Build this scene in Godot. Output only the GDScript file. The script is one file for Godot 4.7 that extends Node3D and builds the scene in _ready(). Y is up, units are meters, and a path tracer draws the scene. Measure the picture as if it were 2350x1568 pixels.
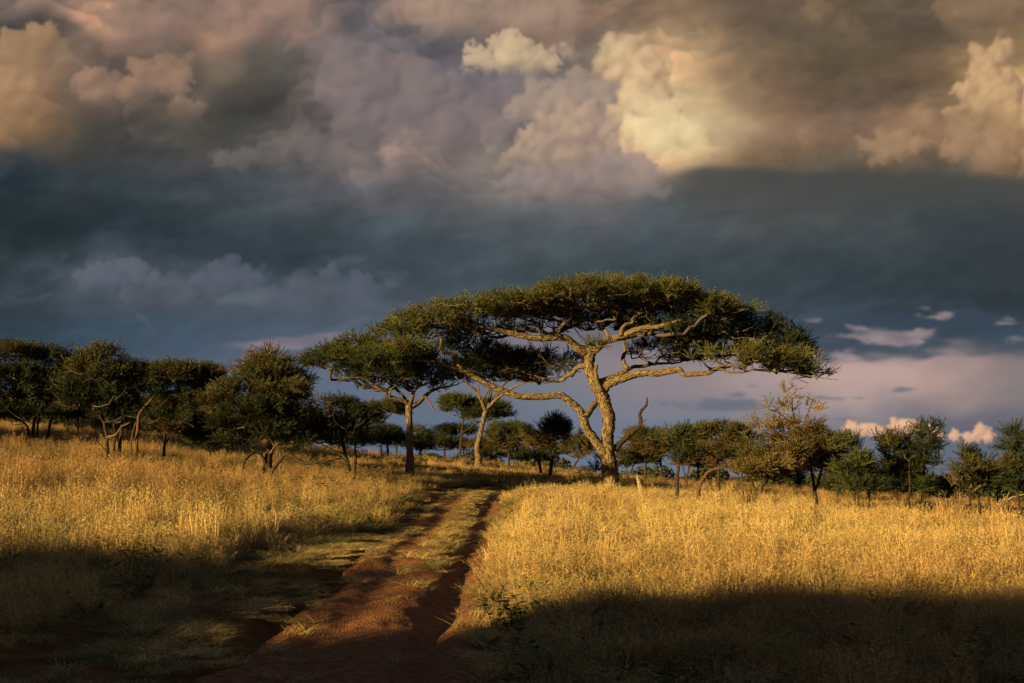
extends Node3D
# A dirt track through a savannah at golden hour: a large umbrella thorn, smaller thorn trees, dry grass, storm clouds.
# Points are first found as pixels of a 2350 x 1568 frame plus a distance and from then on stand in the world in metres.

const FOCAL := 2726.0
const PITCH := 6.51
const EYE := Vector3(0.0, 2.8, 0.0)
const CROPS := [[0.0, 0.0, 1.0], [658.0, 592.2, 0.3598], [1222.0, 592.2, 0.3597], [0.0, 752.0, 0.32], [1598.0, 827.2, 0.32], [1598.0, 517.0, 0.3777], [0.0, 0.0, 0.36], [752.0, 0.0, 0.36], [1504.0, 0.0, 0.36], [0.0, 423.0, 0.4]]

var rng := RandomNumberGenerator.new()
var bumps := FastNoiseLite.new()
var patches := FastNoiseLite.new()
var clumps := FastNoiseLite.new()
var mats := {}
var sprigs := {}


func _ready() -> void:
	rng.seed = 77
	# ---- camera
	var cam := Camera3D.new()
	cam.name = "camera"
	cam.position = EYE
	cam.rotation_degrees = Vector3(PITCH, 0, 0)
	cam.fov = rad_to_deg(2.0 * atan(784.0 / FOCAL))
	cam.near = 0.1
	cam.far = 9000.0
	add_child(cam)
	# ---- sky, sun, exposure
	var env := Environment.new()
	env.background_mode = Environment.BG_SKY
	env.tonemap_mode = Environment.TONE_MAPPER_LINEAR
	env.tonemap_exposure = EXPOSURE
	env.sdfgi_enabled = true
	env.ssao_enabled = true
	env.ssil_enabled = true
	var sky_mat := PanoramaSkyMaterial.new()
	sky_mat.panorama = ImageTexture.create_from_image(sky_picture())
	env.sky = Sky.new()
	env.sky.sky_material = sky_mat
	var we := WorldEnvironment.new()
	we.name = "world_environment"
	we.environment = env
	add_child(we)
	var sun := DirectionalLight3D.new()
	sun.name = "sun"
	sun.light_color = Color(1.0, 0.855, 0.54)
	sun.light_energy = 1.6
	sun.light_angular_distance = 0.5
	sun.shadow_enabled = true
	var to_sun := Vector3(-sin(deg_to_rad(SUN_AZ)) * cos(deg_to_rad(SUN_EL)), sin(deg_to_rad(SUN_EL)), cos(deg_to_rad(SUN_AZ)) * cos(deg_to_rad(SUN_EL)))
	add_child(sun)
	sun.look_at_from_position(Vector3(0, 20, 0), Vector3(0, 20, 0) - to_sun, Vector3.UP)

	bumps.seed = 5
	bumps.frequency = 0.05
	bumps.fractal_octaves = 4
	patches.seed = 21
	patches.frequency = 0.09
	patches.fractal_octaves = 3
	clumps.seed = 33
	clumps.frequency = 0.9
	clumps.fractal_octaves = 2
	make_materials()
	build_ground()
	build_trees()
	build_snags()
	build_grass()
	build_small_things()


const EXPOSURE := 1.9
const SUN_AZ := 52.0
const SUN_EL := 11.0


# ------------------------------------------------------------------ picture geometry

func ray(px: float, py: float) -> Vector3:
	var v := Vector3((px - 1175.0) / FOCAL, -(py - 784.0) / FOCAL, -1.0).rotated(Vector3.RIGHT, deg_to_rad(PITCH))
	return v / -v.z


func at(px: float, py: float, d: float) -> Vector3:
	return EYE + ray(px, py) * d


func spot(k: int, x: float, y: float) -> Vector2:
	return Vector2(CROPS[k][0] + CROPS[k][2] * x, CROPS[k][1] + CROPS[k][2] * y)


# where the line of sight through p meets the ground, or the grass that hides its last bit
func foot(p: Vector2, hidden := 0.0) -> Vector3:
	var r := ray(p.x, p.y)
	var d := 9.0
	while d < 160.0:
		var q := EYE + r * d
		if q.y <= ground_y(q.x, q.z) + hidden:
			q.y = ground_y(q.x, q.z)
			return q
		d += 0.1
	return EYE + r * 75.0


# ------------------------------------------------------------------ sky

const SKY_ROWS := [
	"7d6a60 8a7062 5e5650 9a7d6e 6a6262 86726a 9c8272 9a7c66 8c7058 6e5c4e 6a5a48 5a5044 8a6c54",
	"4a4844 907462 8a7062 94786a 6c6466 6e6668 846e62 7a6658 a08466 6a5a4a 625444 665646 987858",
	"9a7a5c 7a665a 7a6658 6a6056 786a68 736a6c 6f676a 9a8470 c0a07c 7a6650 625442 6e5a46 a88860",
	"86694f 6c5c50 6a5c52 504b46 746664 827470 807274 b09880 d8b888 8c7058 6c5a4a 75604c c4a070",
	"86694f 4c4640 54504a 4c4a46 746664 80726c 827470 b89a80 e8d0a0 987a60 886e5a 907258 b88e64",
	"3c4042 404446 48484a 565656 706664 7a6e6a 82766e a08878 b89a78 786450 6a5c4c 6a5a4a 846a50",
	"27363e 2e3c44 38444a 465058 5a5a60 636164 706a68 746a68 606060 565654 4a4e4c 40484a 3e464a",
	"203038 243640 2a3c46 344650 40505a 485660 525c64 545c64 4a565e 4a5256 464e52 404a50 38424a",
	"2e3e48 44525e 3c4c58 30424e 364854 3c4e5a 404f5a 40505a 3c4c56 384850 36464e 32424a 303e46",
	"34444f 485664 4e5a68 4c5a68 485664 445462 445460 3e4e58 3a4a54 364650 344450 30404a 2e3c46",
	"30404c 3a4a58 445464 4a5868 505c6c 566070 72707a 646672 4a5868 445260 424e5c 3e4a56 384450",
	"3c4c5c 445466 4c5a6c 566274 60687a 666e7c 787682 867c84 8c8084 9e8a8a b09694 a68e8a 827678",
	"425264 48586a 506072 5a667a 606c80 666e80 6e7480 7e7c86 8c8288 a09090 b49c96 a6908c 847a7a",
	"445466 48586a 506072 5a667a 606c80 627082 687284 70788a 727a8a 827e86 7c7882 6e6c76 646672",
	"465668 4a5a6c 526274 5a687c 606e82 627084 667286 6a768a 6c7688 727682 6a7080 626a78 5c6674",
]
# cloud heaps: crop, lit colour, shaded colour, edge softness, raggedness, opacity, height over width, [x, y, radius]...
const CLOUDS := [
	[6, "a48474", "76655c", 1.3, 0.9, 0.8, 0.8, [[750, 160, 230], [1350, 90, 230], [1550, 70, 230], [1820, 110, 230], [1940, 190, 170], [1050, 130, 230]]],
	[6, "b08a6c", "74615a", 1.3, 1.1, 0.85, 0.75, [[980, 395, 110], [1110, 390, 90], [1190, 400, 70], [860, 500, 150], [1010, 520, 160], [520, 570, 170], [640, 590, 110], [1100, 710, 140], [1170, 660, 70], [700, 560, 130]]],
	[6, "bd9670", "86694f", 1.3, 1.0, 0.85, 0.85, [[40, 350, 220], [170, 250, 150], [250, 190, 70], [20, 640, 200], [70, 840, 180], [150, 490, 130], [120, 700, 120]]],
	[6, "807470", "5a5858", 1.3, 1.1, 0.75, 0.5, [[1850, 960, 190], [2000, 980, 220], [2200, 1000, 280], [1700, 1010, 170], [1500, 1030, 190], [1400, 1010, 120]]],
	[7, "8c7c78", "6a6266", 0.9, 0.9, 0.85, 0.8, [[150, 460, 260], [330, 500, 230], [560, 600, 220], [720, 680, 210], [50, 430, 230], [300, 700, 380], [860, 680, 180], [1000, 800, 220], [600, 900, 300]]],
	[7, "b09480", "8c7466", 1.0, 0.9, 0.8, 0.9, [[420, 90, 150], [720, 120, 240], [800, 270, 160], [1000, 60, 270], [1300, 100, 250], [1520, 90, 200]]],
	[7, "e4c69a", "927e70", 0.75, 1.9, 0.95, 0.95, [[1140, 340, 115], [1250, 370, 145], [1190, 430, 115], [1280, 440, 115], [950, 365, 85], [1030, 395, 85], [1400, 400, 95], [1520, 325, 55], [1150, 500, 60], [890, 470, 55], [1560, 350, 45]]],
	[7, "b09a88", "887872", 0.7, 1.2, 0.9, 0.8, [[1490, 570, 130], [1620, 570, 150], [1350, 650, 150], [1250, 710, 130], [1480, 690, 200], [1700, 660, 200], [1780, 760, 170]]],
	[7, "c2a48a", "84726c", 0.6, 1.2, 0.95, 0.75, [[1090, 1130, 120], [1190, 1080, 150], [1310, 1010, 170], [1410, 910, 190], [1530, 830, 190], [1660, 750, 160], [1780, 720, 90], [1560, 960, 170], [1720, 860, 180]]],
	[7, "a8928a", "7a7072", 1.2, 1.3, 0.75, 0.6, [[1530, 1130, 130], [1680, 1110, 190], [1830, 1140, 240], [2000, 1160, 230], [1300, 1170, 200], [1450, 1200, 200]]],
	[7, "e4c496", "a08268", 0.7, 1.1, 0.92, 0.95, [[1920, 330, 140], [1990, 390, 130], [1850, 430, 115], [1750, 430, 80], [1990, 490, 150], [2050, 610, 200], [2010, 730, 170], [2070, 870, 230], [2010, 990, 170], [1960, 1010, 110]]],
	[7, "fbe6b4", "dcbc86", 1.6, 1.2, 0.8, 0.9, [[2060, 720, 150], [2080, 860, 190], [2190, 960, 200], [2270, 1000, 150], [2330, 900, 170], [2160, 800, 180]]],
	[8, "d8b080", "987860", 0.5, 1.2, 0.95, 1.0, [[2330, 570, 150], [2260, 630, 140], [2170, 530, 110], [2140, 630, 140], [2050, 760, 115], [2180, 750, 160], [2290, 720, 180], [2210, 410, 110], [2330, 330, 90]]],
	[8, "b89470", "8a6e58", 1.2, 1.2, 0.8, 0.6, [[2020, 960, 180], [2200, 980, 210], [1560, 950, 170], [1690, 930, 150], [1760, 880, 70], [2330, 900, 170], [1420, 960, 90]]],
	[8, "9c7c60", "70604c", 1.0, 0.9, 0.7, 0.7, [[2100, 130, 230], [2270, 60, 250], [1110, 80, 140], [1330, 200, 130], [30, 60, 130]]],
	[9, "6c6b78", "505c6a", 0.7, 1.0, 0.8, 0.75, [[680, 490, 100], [760, 515, 90], [600, 535, 115], [840, 545, 70], [500, 550, 110]]],
	[9, "646674", "4c5866", 1.4, 1.1, 0.75, 0.6, [[1000, 630, 150], [1240, 650, 150], [1060, 700, 140], [1680, 670, 180], [2050, 620, 190], [1870, 570, 170], [1530, 750, 130], [1280, 550, 210]]],
	[9, "8a7e8a", "706c7a", 0.8, 1.0, 0.9, 0.18, [[1550, 925, 250], [1800, 905, 280], [1950, 880, 180]]],
	[5, "465260", "3a4654", 0.6, 1.9, 0.9, 0.33, [[1100, 640, 500], [1500, 660, 500], [1900, 680, 500], [800, 640, 320]]],
	[5, "bca29e", "948488", 1.1, 2.4, 0.72, 0.36, [[960, 660, 140], [1090, 675, 180], [1190, 695, 110], [1330, 685, 130], [1300, 725, 110], [1460, 560, 140], [1520, 550, 70], [930, 770, 90], [730, 575, 70], [1910, 585, 80], [1960, 685, 80], [1390, 640, 90]]],
	[5, "6c6e7c", "646876", 0.9, 1.0, 0.8, 0.22, [[60, 1090, 330], [240, 1085, 200], [760, 1050, 80], [870, 1055, 70], [990, 1053, 60], [340, 975, 55], [890, 1180, 90], [1260, 1000, 80], [260, 1025, 90]]],
	[5, "f8c696", "b48a80", 0.28, 1.1, 0.97, 0.95, [[940, 1245, 45], [1010, 1245, 42], [1080, 1248, 45], [1150, 1258, 39], [1215, 1235, 48], [1275, 1226, 53], [1335, 1244, 46], [1400, 1265, 39], [1460, 1274, 35], [1560, 1279, 34], [1640, 1291, 32], [1690, 1284, 35], [1725, 1252, 45], [1765, 1288, 37]]],
]


func sky_picture() -> Image:
	var base := Image.create(17, 19, false, Image.FORMAT_RGB8)
	for j in 19:
		var row: PackedStringArray = SKY_ROWS[clampi(j - 2, 0, 14)].split(" ")
		for i in 17:
			base.set_pixel(i, j, Color(row[clampi(i - 2, 0, 12)]))
	base.resize(17 * 32, 19 * 32, Image.INTERPOLATE_CUBIC)
	var wide := FastNoiseLite.new()
	wide.seed = 11
	wide.frequency = 1.0
	wide.fractal_octaves = 3
	var fine := FastNoiseLite.new()
	fine.seed = 12
	fine.frequency = 1.0
	fine.fractal_octaves = 5
	var lump := FastNoiseLite.new()
	lump.seed = 15
	lump.frequency = 1.0
	lump.fractal_octaves = 2
	lump.fractal_gain = 0.35
	# the whole sphere, coarse: the sky in view folded every 60 degrees, with other noise, but darkened out of view
	var whole := Image.create(1024, 512, false, Image.FORMAT_RGB8)
	for j in 512:
		var el := (0.5 - (j + 0.5) / 512.0) * PI
		for i in 1024:
			var az := ((i + 0.5) / 1024.0 - 0.5) * TAU
			var dir := Vector3(sin(az) * cos(el), sin(el), -cos(az) * cos(el))
			var c: Color
			if el < -0.03:
				c = Color(0.20, 0.16, 0.12)
			else:
				var n := wide.get_noise_3dv(dir * 3.0)
				var n2 := fine.get_noise_3dv(dir * Vector3(5, 11, 5))
				var fold := absf(fposmod(az + deg_to_rad(30.0), deg_to_rad(120.0)) - deg_to_rad(60.0)) - deg_to_rad(30.0)
				var px := 1175.0 - FOCAL * fold + 110.0 * n
				var py := 784.0 - FOCAL * (el - deg_to_rad(PITCH)) + 60.0 * n2
				c = base.get_pixel(clampi(int((px / 2350.0 * 12.0 + 2.5) * 32.0), 48, 496), clampi(int((py / 1050.0 * 14.0 + 2.5) * 32.0), 48, 560))
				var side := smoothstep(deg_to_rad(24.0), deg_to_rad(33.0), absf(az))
				c = c.lerp(Color("36424c"), 0.85 * side * smoothstep(0.09, 0.16, el) * smoothstep(0.50, 0.36, el))  # added darkening of the unseen ring, dims the shade too
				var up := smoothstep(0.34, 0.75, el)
				c = c.lerp(Color("3b4959"), up * 0.92)  # unseen overhead sky tinted dark blue to dim and cool the shade
				var k := 1.0 + 0.22 * n2 + 0.12 * n
				c = Color(c.r * k, c.g * k, c.b * k)
			whole.set_pixel(i, j, c)
	whole.resize(4096, 2048, Image.INTERPOLATE_CUBIC)
	# the part of the sky that the picture shows, at full sharpness
	var w := 768
	var h := 344
	var x0 := 2048 - w / 2
	var y0 := 1024 - 298
	var pxs := PackedFloat32Array()
	var pys := PackedFloat32Array()
	pxs.resize(w * h)
	pys.resize(w * h)
	var cols := PackedColorArray()
	cols.resize(w * h)
	for j in h:
		var el := (0.5 - (y0 + j + 0.5) / 2048.0) * PI
		for i in w:
			var az := ((x0 + i + 0.5) / 4096.0 - 0.5) * TAU
			var px := 1175.0 + FOCAL * tan(az)
			var py := 784.0 - FOCAL * tan(atan(tan(el) / cos(az)) - deg_to_rad(PITCH))
			var k := j * w + i
			pxs[k] = px
			pys[k] = py
			var n := wide.get_noise_2d(px * 0.0035, py * 0.006)
			var m := wide.get_noise_2d(px * 0.0035 + 40.0, py * 0.006 + 9.0)
			var f := fine.get_noise_2d(px * 0.0048 + py * 0.0012, py * 0.0105)
			var f2 := fine.get_noise_2d(px * 0.0048 + py * 0.0012 + 0.10, py * 0.0105 + 0.08)
			var bx := px + 70.0 * n + 40.0 * f
			var by := py + 28.0 * m + 14.0 * f
			var c := base.get_pixel(clampi(int((bx / 2350.0 * 12.0 + 2.5) * 32.0), 48, 496), clampi(int((by / 1050.0 * 14.0 + 2.5) * 32.0), 48, 560))
			var g := 1.0 + (0.13 * f + 0.07 * (f - f2)) * smoothstep(820.0, 640.0, py)
			cols[k] = Color(c.r * g, c.g * g, c.b * g)
	# heaped layers over all the upper sky and the low bank on the left: crisp towards the light, soft below
	for layer in 3:
		var heap := FastNoiseLite.new()
		heap.seed = 60 + layer
		heap.frequency = [0.0019, 0.0030, 0.0034][layer]
		heap.fractal_octaves = 6
		heap.fractal_gain = 0.40
		var shape: FastNoiseLite = heap.duplicate()
		shape.fractal_octaves = 2
		for k in w * h:
			var px := pxs[k]
			var py := pys[k]
			var much: float = smoothstep(520.0, 330.0, py) if layer < 2 else smoothstep(540.0, 600.0, py) * smoothstep(800.0, 700.0, py) * smoothstep(1250.0, 700.0, px) * 0.8
			if much <= 0.0 or py < -400.0:
				continue
			if layer < 2:
				much *= 1.0 - 0.65 * smoothstep(1480.0, 1680.0, px) * smoothstep(2260.0, 2120.0, px)
			var qy := py * (1.3 if layer < 2 else 2.2)
			var f := heap.get_noise_2d(px, qy)
			var facing := smoothstep(-0.05, 0.12, shape.get_noise_2d(px + 22.0, qy + 42.0) - shape.get_noise_2d(px - 10.0, qy - 20.0))
			var gain := 0.0
			for cut in [[-0.06, 0.12], [0.02]][mini(layer, 1)]:
				var inside: float = f - cut
				if inside > 0.0:
					gain += smoothstep(0.0, 0.05, inside) * (exp(-inside / 0.30) * facing * [0.17, 0.12, 0.15][layer] - 0.05 * (1.0 - facing))
				else:
					gain -= 0.05 * exp(inside / 0.15) * facing
			var c := cols[k]
			var g := 1.0 + gain * much
			var warm := gain * much * 0.25
			cols[k] = Color(c.r * g * (1.0 + warm), c.g * g, c.b * g * (1.0 - warm))
	for k in w * h:
		var grey := smoothstep(400.0, 480.0, pys[k]) * smoothstep(760.0, 690.0, pys[k]) * 0.36
		var c := cols[k]
		var l := c.r * 0.3 + c.g * 0.5 + c.b * 0.2
		cols[k] = c.lerp(Color(l * 0.97, l * 0.97, l * 0.97), grey)
	# the long shadow line below the bright bank on the right
	for k in w * h:
		var px := pxs[k]
		var edge := 385.0 + 22.0 * smoothstep(1700.0, 2300.0, px) + 30.0 * smoothstep(1650.0, 1480.0, px) + 5.0 * sin(px * 0.011)
		var below := smoothstep(-14.0, 14.0, pys[k] - edge) * smoothstep(1450.0, 1640.0, px) * (1.0 - smoothstep(20.0, 130.0, pys[k] - edge))
		if below > 0.0:
			cols[k] = cols[k].lerp(Color("484a48"), below * 0.85)
	for cloud in CLOUDS:
		var q: Array = CROPS[cloud[0]]
		var lit := Color(cloud[1])
		var dark := Color(cloud[2])
		var soft: float = cloud[3]
		var rag: float = cloud[4]
		var tall: float = cloud[6]
		var heads := []
		var lo := Vector2(1e9, 1e9)
		var hi := -lo
		var mean := 0.0
		for a in cloud[7]:
			var p := spot(cloud[0], a[0], a[1])
			var r: float = a[2] * q[2]
			heads.append(Vector3(p.x, p.y, r))
			mean += r / cloud[7].size()
			lo = lo.min(p - Vector2(r, r) * 1.6)
			hi = hi.max(p + Vector2(r, r) * 1.6)
		var i0 := clampi(int(2048.0 + atan((lo.x - 1175.0) / FOCAL) / TAU * 4096.0) - x0, 0, w - 1)
		var i1 := clampi(int(2048.0 + atan((hi.x - 1175.0) / FOCAL) / TAU * 4096.0) - x0 + 1, 0, w - 1)
		var j0 := clampi(int(1024.0 - (deg_to_rad(PITCH) + atan((784.0 - lo.y) / FOCAL)) / PI * 2048.0) - y0 - 12, 0, h - 1)
		var j1 := clampi(int(1024.0 - (deg_to_rad(PITCH) + atan((784.0 - hi.y) / FOCAL)) / PI * 2048.0) - y0 + 4, 0, h - 1)
		var bw := i1 - i0 + 1
		var bh := j1 - j0 + 1
		var field := PackedFloat32Array()
		field.resize(bw * bh)
		field.fill(-1.0)
		var shades := PackedFloat32Array()
		shades.resize(bw * bh)
		shades.fill(0.5)
		if tall >= 0.5:
			# heaped cumulus: balls on balls, each lit on the side towards the sun
			var dice := RandomNumberGenerator.new()
			dice.seed = 500 + CLOUDS.find(cloud)
			var balls := []
			for b: Vector3 in heads:
				balls.append(Vector4(b.x, b.y, b.z, 0.0))
				for c1 in 9:
					var a1 := dice.randf() * TAU
					var r1 := b.z * dice.randf_range(0.26, 0.5)
					var k1 := b.z * dice.randf_range(0.35, 0.95)
					var q1 := Vector4(b.x + cos(a1) * k1, b.y + sin(a1) * k1 * tall - 0.1 * b.z, r1, sqrt(maxf(0.0, b.z * b.z - k1 * k1)) * 0.8)
					balls.append(q1)
					for c2 in (5 if soft < 0.6 else 2):
						var a2 := dice.randf() * TAU
						var r2 := r1 * dice.randf_range(0.28, 0.5)
						var k2 := r1 * dice.randf_range(0.5, 1.0)
						balls.append(Vector4(q1.x + cos(a2) * k2, q1.y + sin(a2) * k2 * tall, r2, q1.w + sqrt(maxf(0.0, r1 * r1 - k2 * k2)) * 0.8))
			var wx := PackedFloat32Array()
			var wy := PackedFloat32Array()
			wx.resize(bw * bh)
			wy.resize(bw * bh)
			for j in bh:
				for i in bw:
					var k := (j + j0) * w + i + i0
					var u := pxs[k] / mean
					var v := pys[k] / mean
					wx[j * bw + i] = pxs[k] + mean * rag * (0.26 * fine.get_noise_2d(u * 1.3, v * 1.5))
					wy[j * bw + i] = pys[k] + mean * rag * (0.26 * fine.get_noise_2d(u * 1.3 + 31.0, v * 1.5 + 5.0))
			var high := PackedFloat32Array()
			high.resize(bw * bh)
			high.fill(-1.0)
			var per := FOCAL * TAU / 4096.0
			for b: Vector4 in balls:
				var ci := (b.x - pxs[j0 * w + i0]) / per
				var cj := (b.y - pys[j0 * w + (i0 + i1) / 2]) / per
				var reach := b.z / per + 4.0 + mean * rag * 0.15 / per
				for j in range(clampi(int(cj - reach - 2.0), 0, bh - 1), clampi(int(cj + reach + 3.0), 0, bh - 1) + 1):
					for i in range(clampi(int(ci - reach - 6.0), 0, bw - 1), clampi(int(ci + reach + 6.0), 0, bw - 1) + 1):
						var dx := wx[j * bw + i] - b.x
						var dy := (wy[j * bw + i] - b.y) / tall
						var z := b.z * b.z - dx * dx - dy * dy
						if z > 0.0:
							high[j * bw + i] = maxf(high[j * bw + i], b.w + sqrt(z))
			for j in bh:
				for i in bw:
					var n := j * bw + i
					if high[n] <= 0.0:
						continue
					field[n] = high[n] / mean
					var l := maxf(0.0, high[j * bw + maxi(i - 1, 0)])
					var r := maxf(0.0, high[j * bw + mini(i + 1, bw - 1)])
					var t := maxf(0.0, high[maxi(j - 1, 0) * bw + i])
					var d := maxf(0.0, high[mini(j + 1, bh - 1) * bw + i])
					var normal := Vector3((l - r) / (2.0 * per), (t - d) / (2.0 * per), 1.1).normalized()
					shades[n] = clampf(0.14 + 0.80 * normal.dot(Vector3(-0.52, -0.48, 0.70)) + 0.22 * lump.get_noise_2d(wx[n] / mean * 1.1, wy[n] / mean * 1.3), 0.0, 1.0)
			# soften the creases a little
			for pass_ in (1 if soft < 0.6 else int(2.0 + soft * 4.0)):
				var soft_shade := shades.duplicate()
				for j in range(1, bh - 1):
					for i in range(1, bw - 1):
						var n := j * bw + i
						soft_shade[n] = (shades[n] * 2.0 + shades[n - 1] + shades[n + 1] + shades[n - bw] + shades[n + bw]) / 6.0
				shades = soft_shade
		else:
			for j in bh:
				for i in bw:
					var k := (j + j0) * w + i + i0
					var sum := 0.0
					for b: Vector3 in heads:
						var dx := (pxs[k] - b.x) / b.z
						var dy := (pys[k] - b.y) / (b.z * tall)
						var v := 1.0 - (dx * dx + dy * dy) * 0.45
						if v > 0.0:
							sum += v * v
					if sum > 0.02:
						var u := pxs[k] / mean * 0.4
						var v := pys[k] / mean * 1.3
						field[j * bw + i] = minf(sum, 1.6) - 0.42 + rag * (0.62 * fine.get_noise_2d(u * 0.55, v * 0.75) + 0.42 * (0.28 - absf(fine.get_noise_2d(u * 1.1 + 7.0, v * 1.3 + 3.0)) * 1.3))
						shades[j * bw + i] = clampf(0.5 + 0.9 * lump.get_noise_2d(u, v), 0.0, 1.0)
		for j in bh:
			for i in bw:
				var f := field[j * bw + i]
				if f <= 0.0:
					continue
				var k := (j + j0) * w + i + i0
				var above := field[maxi(j - 9, 0) * bw + i]
				var under := clampf((above - f) * 0.9, 0.0, 0.75) * (1.0 if soft > 0.3 else 0.3)
				if soft > 0.45 and tall >= 0.5:
					under = 1.0 - (1.0 - under) * (1.0 - 0.92 * smoothstep(0.50, 0.80, (pys[k] - lo.y) / (hi.y - lo.y)))
				cols[k] = cols[k].lerp(dark.lerp(lit, shades[j * bw + i]), smoothstep(0.0, soft, f * f if tall >= 0.5 and soft > 0.3 else f) * (1.0 - under) * cloud[5])
	for j in h:
		for i in w:
			var e := minf(minf(i, w - 1 - i) / 60.0, minf(j, h - 1 - j) / 20.0)
			var c := cols[j * w + i]
			if e < 1.0:
				c = whole.get_pixel(x0 + i, y0 + j).lerp(c, e)
			whole.set_pixel(x0 + i, y0 + j, c)
	# the picture's tones, as light before the exposure
	var bytes := whole.get_data()
	var dim := PackedByteArray()
	dim.resize(256)
	for i in 256:
		var l := Color(i / 255.0, 0, 0).srgb_to_linear().r / EXPOSURE
		dim[i] = int(round(Color(l, 0, 0).linear_to_srgb().r * 255.0))
	for i in bytes.size():
		bytes[i] = dim[bytes[i]]
	whole = Image.create_from_data(4096, 2048, false, Image.FORMAT_RGB8, bytes)
	# straight ahead is the left edge of a panorama
	var out := Image.create(4096, 2048, false, Image.FORMAT_RGB8)
	out.blit_rect(whole, Rect2i(2048, 0, 2048, 2048), Vector2i(0, 0))
	out.blit_rect(whole, Rect2i(0, 0, 2048, 2048), Vector2i(2048, 0))
	return out


# ------------------------------------------------------------------ shapes and tags

class Shape:
	var v := PackedVector3Array()
	var n := PackedVector3Array()
	var uv := PackedVector2Array()
	var c := PackedColorArray()
	var idx := PackedInt32Array()

	func tri(a: Vector3, b: Vector3, d: Vector3) -> void:
		var k := v.size()
		v.append(a)
		v.append(b)
		v.append(d)
		idx.append(k)
		idx.append(k + 1)
		idx.append(k + 2)

	# a tapered tube along points, closed at its end
	func tube(p: PackedVector3Array, r: PackedFloat32Array, sides: int, wood: FastNoiseLite = null, rough := 0.0) -> void:
		var m := p.size()
		if m < 2:
			return
		var side := (p[1] - p[0]).normalized().cross(Vector3(0.31, 0.2, 0.93)).normalized()
		var start := v.size()
		var run := 0.0
		for i in m:
			var t := (p[mini(i + 1, m - 1)] - p[maxi(i - 1, 0)]).normalized()
			side = (side - t * side.dot(t)).normalized()
			var other := t.cross(side)
			if i > 0:
				run += p[i].distance_to(p[i - 1])
			for j in sides + 1:
				var a := TAU * j / sides
				var o := side * cos(a) + other * sin(a)
				var rr := r[i]
				if wood:
					var q := o * (2.6 if sides > 16 else 1.4)
					rr *= 1.0 + rough * wood.get_noise_3d(q.x + p[i].x * 0.25, q.y + run * 0.55, q.z + p[i].z * 0.25)
					if sides > 16:
						rr *= 1.0 + rough * 0.55 * wood.get_noise_3d(q.x * 3.1, q.y * 3.1 + run * 0.9, q.z * 3.1)
				v.append(p[i] + o * rr)
				n.append(o)
				uv.append(Vector2(float(j) / sides, run))
		for i in m - 1:
			for j in sides:
				var a := start + i * (sides + 1) + j
				var b := a + sides + 1
				idx.append_array(PackedInt32Array([a, b, a + 1, a + 1, b, b + 1]))
		var tip := v.size()
		v.append(p[m - 1])
		n.append((p[m - 1] - p[m - 2]).normalized())
		uv.append(Vector2(0.5, run))
		for j in sides:
			var a := start + (m - 1) * (sides + 1) + j
			idx.append_array(PackedInt32Array([a, tip, a + 1]))

	func mesh(material: Material) -> ArrayMesh:
		var a := []
		a.resize(Mesh.ARRAY_MAX)
		a[Mesh.ARRAY_VERTEX] = v
		if n.size() == v.size():
			a[Mesh.ARRAY_NORMAL] = n
		if uv.size() == v.size():
			a[Mesh.ARRAY_TEX_UV] = uv
		if c.size() == v.size():
			a[Mesh.ARRAY_COLOR] = c
		a[Mesh.ARRAY_INDEX] = idx
		var m := ArrayMesh.new()
		m.add_surface_from_arrays(Mesh.PRIMITIVE_TRIANGLES, a)
		m.surface_set_material(0, material)
		return m


func part(called: String, m: Mesh, parent: Node) -> MeshInstance3D:
	var o := MeshInstance3D.new()
	o.name = called
	o.mesh = m
	parent.add_child(o, true)
	return o


var taken := {}


func numbered(called: String) -> String:
	var k: int = taken.get(called, 0)
	taken[called] = k + 1
	return called if k == 0 else "%s_%03d" % [called, k]


func thing(called: String, label: String, category: String, where: Vector3, group := "") -> Node3D:
	var o := Node3D.new()
	o.name = numbered(called)
	add_child(o)
	o.position = where
	tag(o, label, category, group)
	return o


func tag(o: Node, label: String, category := "", group := "", kind := "") -> void:
	o.set_meta("label", label)
	if category:
		o.set_meta("category", category)
	if group:
		o.set_meta("group", group)
	if kind:
		o.set_meta("kind", kind)


func scatter(called: String, m: Mesh, where: Array[Transform3D], tints: PackedColorArray, parent: Node) -> MultiMeshInstance3D:
	var mm := MultiMesh.new()
	mm.transform_format = MultiMesh.TRANSFORM_3D
	mm.use_colors = true
	mm.mesh = m
	mm.instance_count = where.size()
	for i in where.size():
		mm.set_instance_transform(i, where[i])
		mm.set_instance_color(i, tints[i])
	var o := MultiMeshInstance3D.new()
	o.name = called
	o.multimesh = mm
	o.set_meta("kind", "stuff")
	parent.add_child(o, true)
	return o


func noise_picture(seed_: int, freq: float, octaves: int, ramp: Array, size := 512, normal := 0.0, squash := Vector2(1, 1), kind := FastNoiseLite.TYPE_SIMPLEX_SMOOTH) -> NoiseTexture2D:
	var f := FastNoiseLite.new()
	f.noise_type = kind
	f.seed = seed_
	f.frequency = freq
	f.fractal_octaves = octaves
	var t := NoiseTexture2D.new()
	t.width = int(size * squash.x)
	t.height = int(size * squash.y)
	t.seamless = true
	t.noise = f
	if normal > 0.0:
		t.as_normal_map = true
		t.bump_strength = normal
	elif ramp:
		var g := Gradient.new()
		g.offsets = PackedFloat32Array(range(ramp.size()).map(func(i): return float(i) / (ramp.size() - 1)))
		g.colors = PackedColorArray(ramp.map(func(q): return Color(q)))
		t.color_ramp = g
	return t


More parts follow.
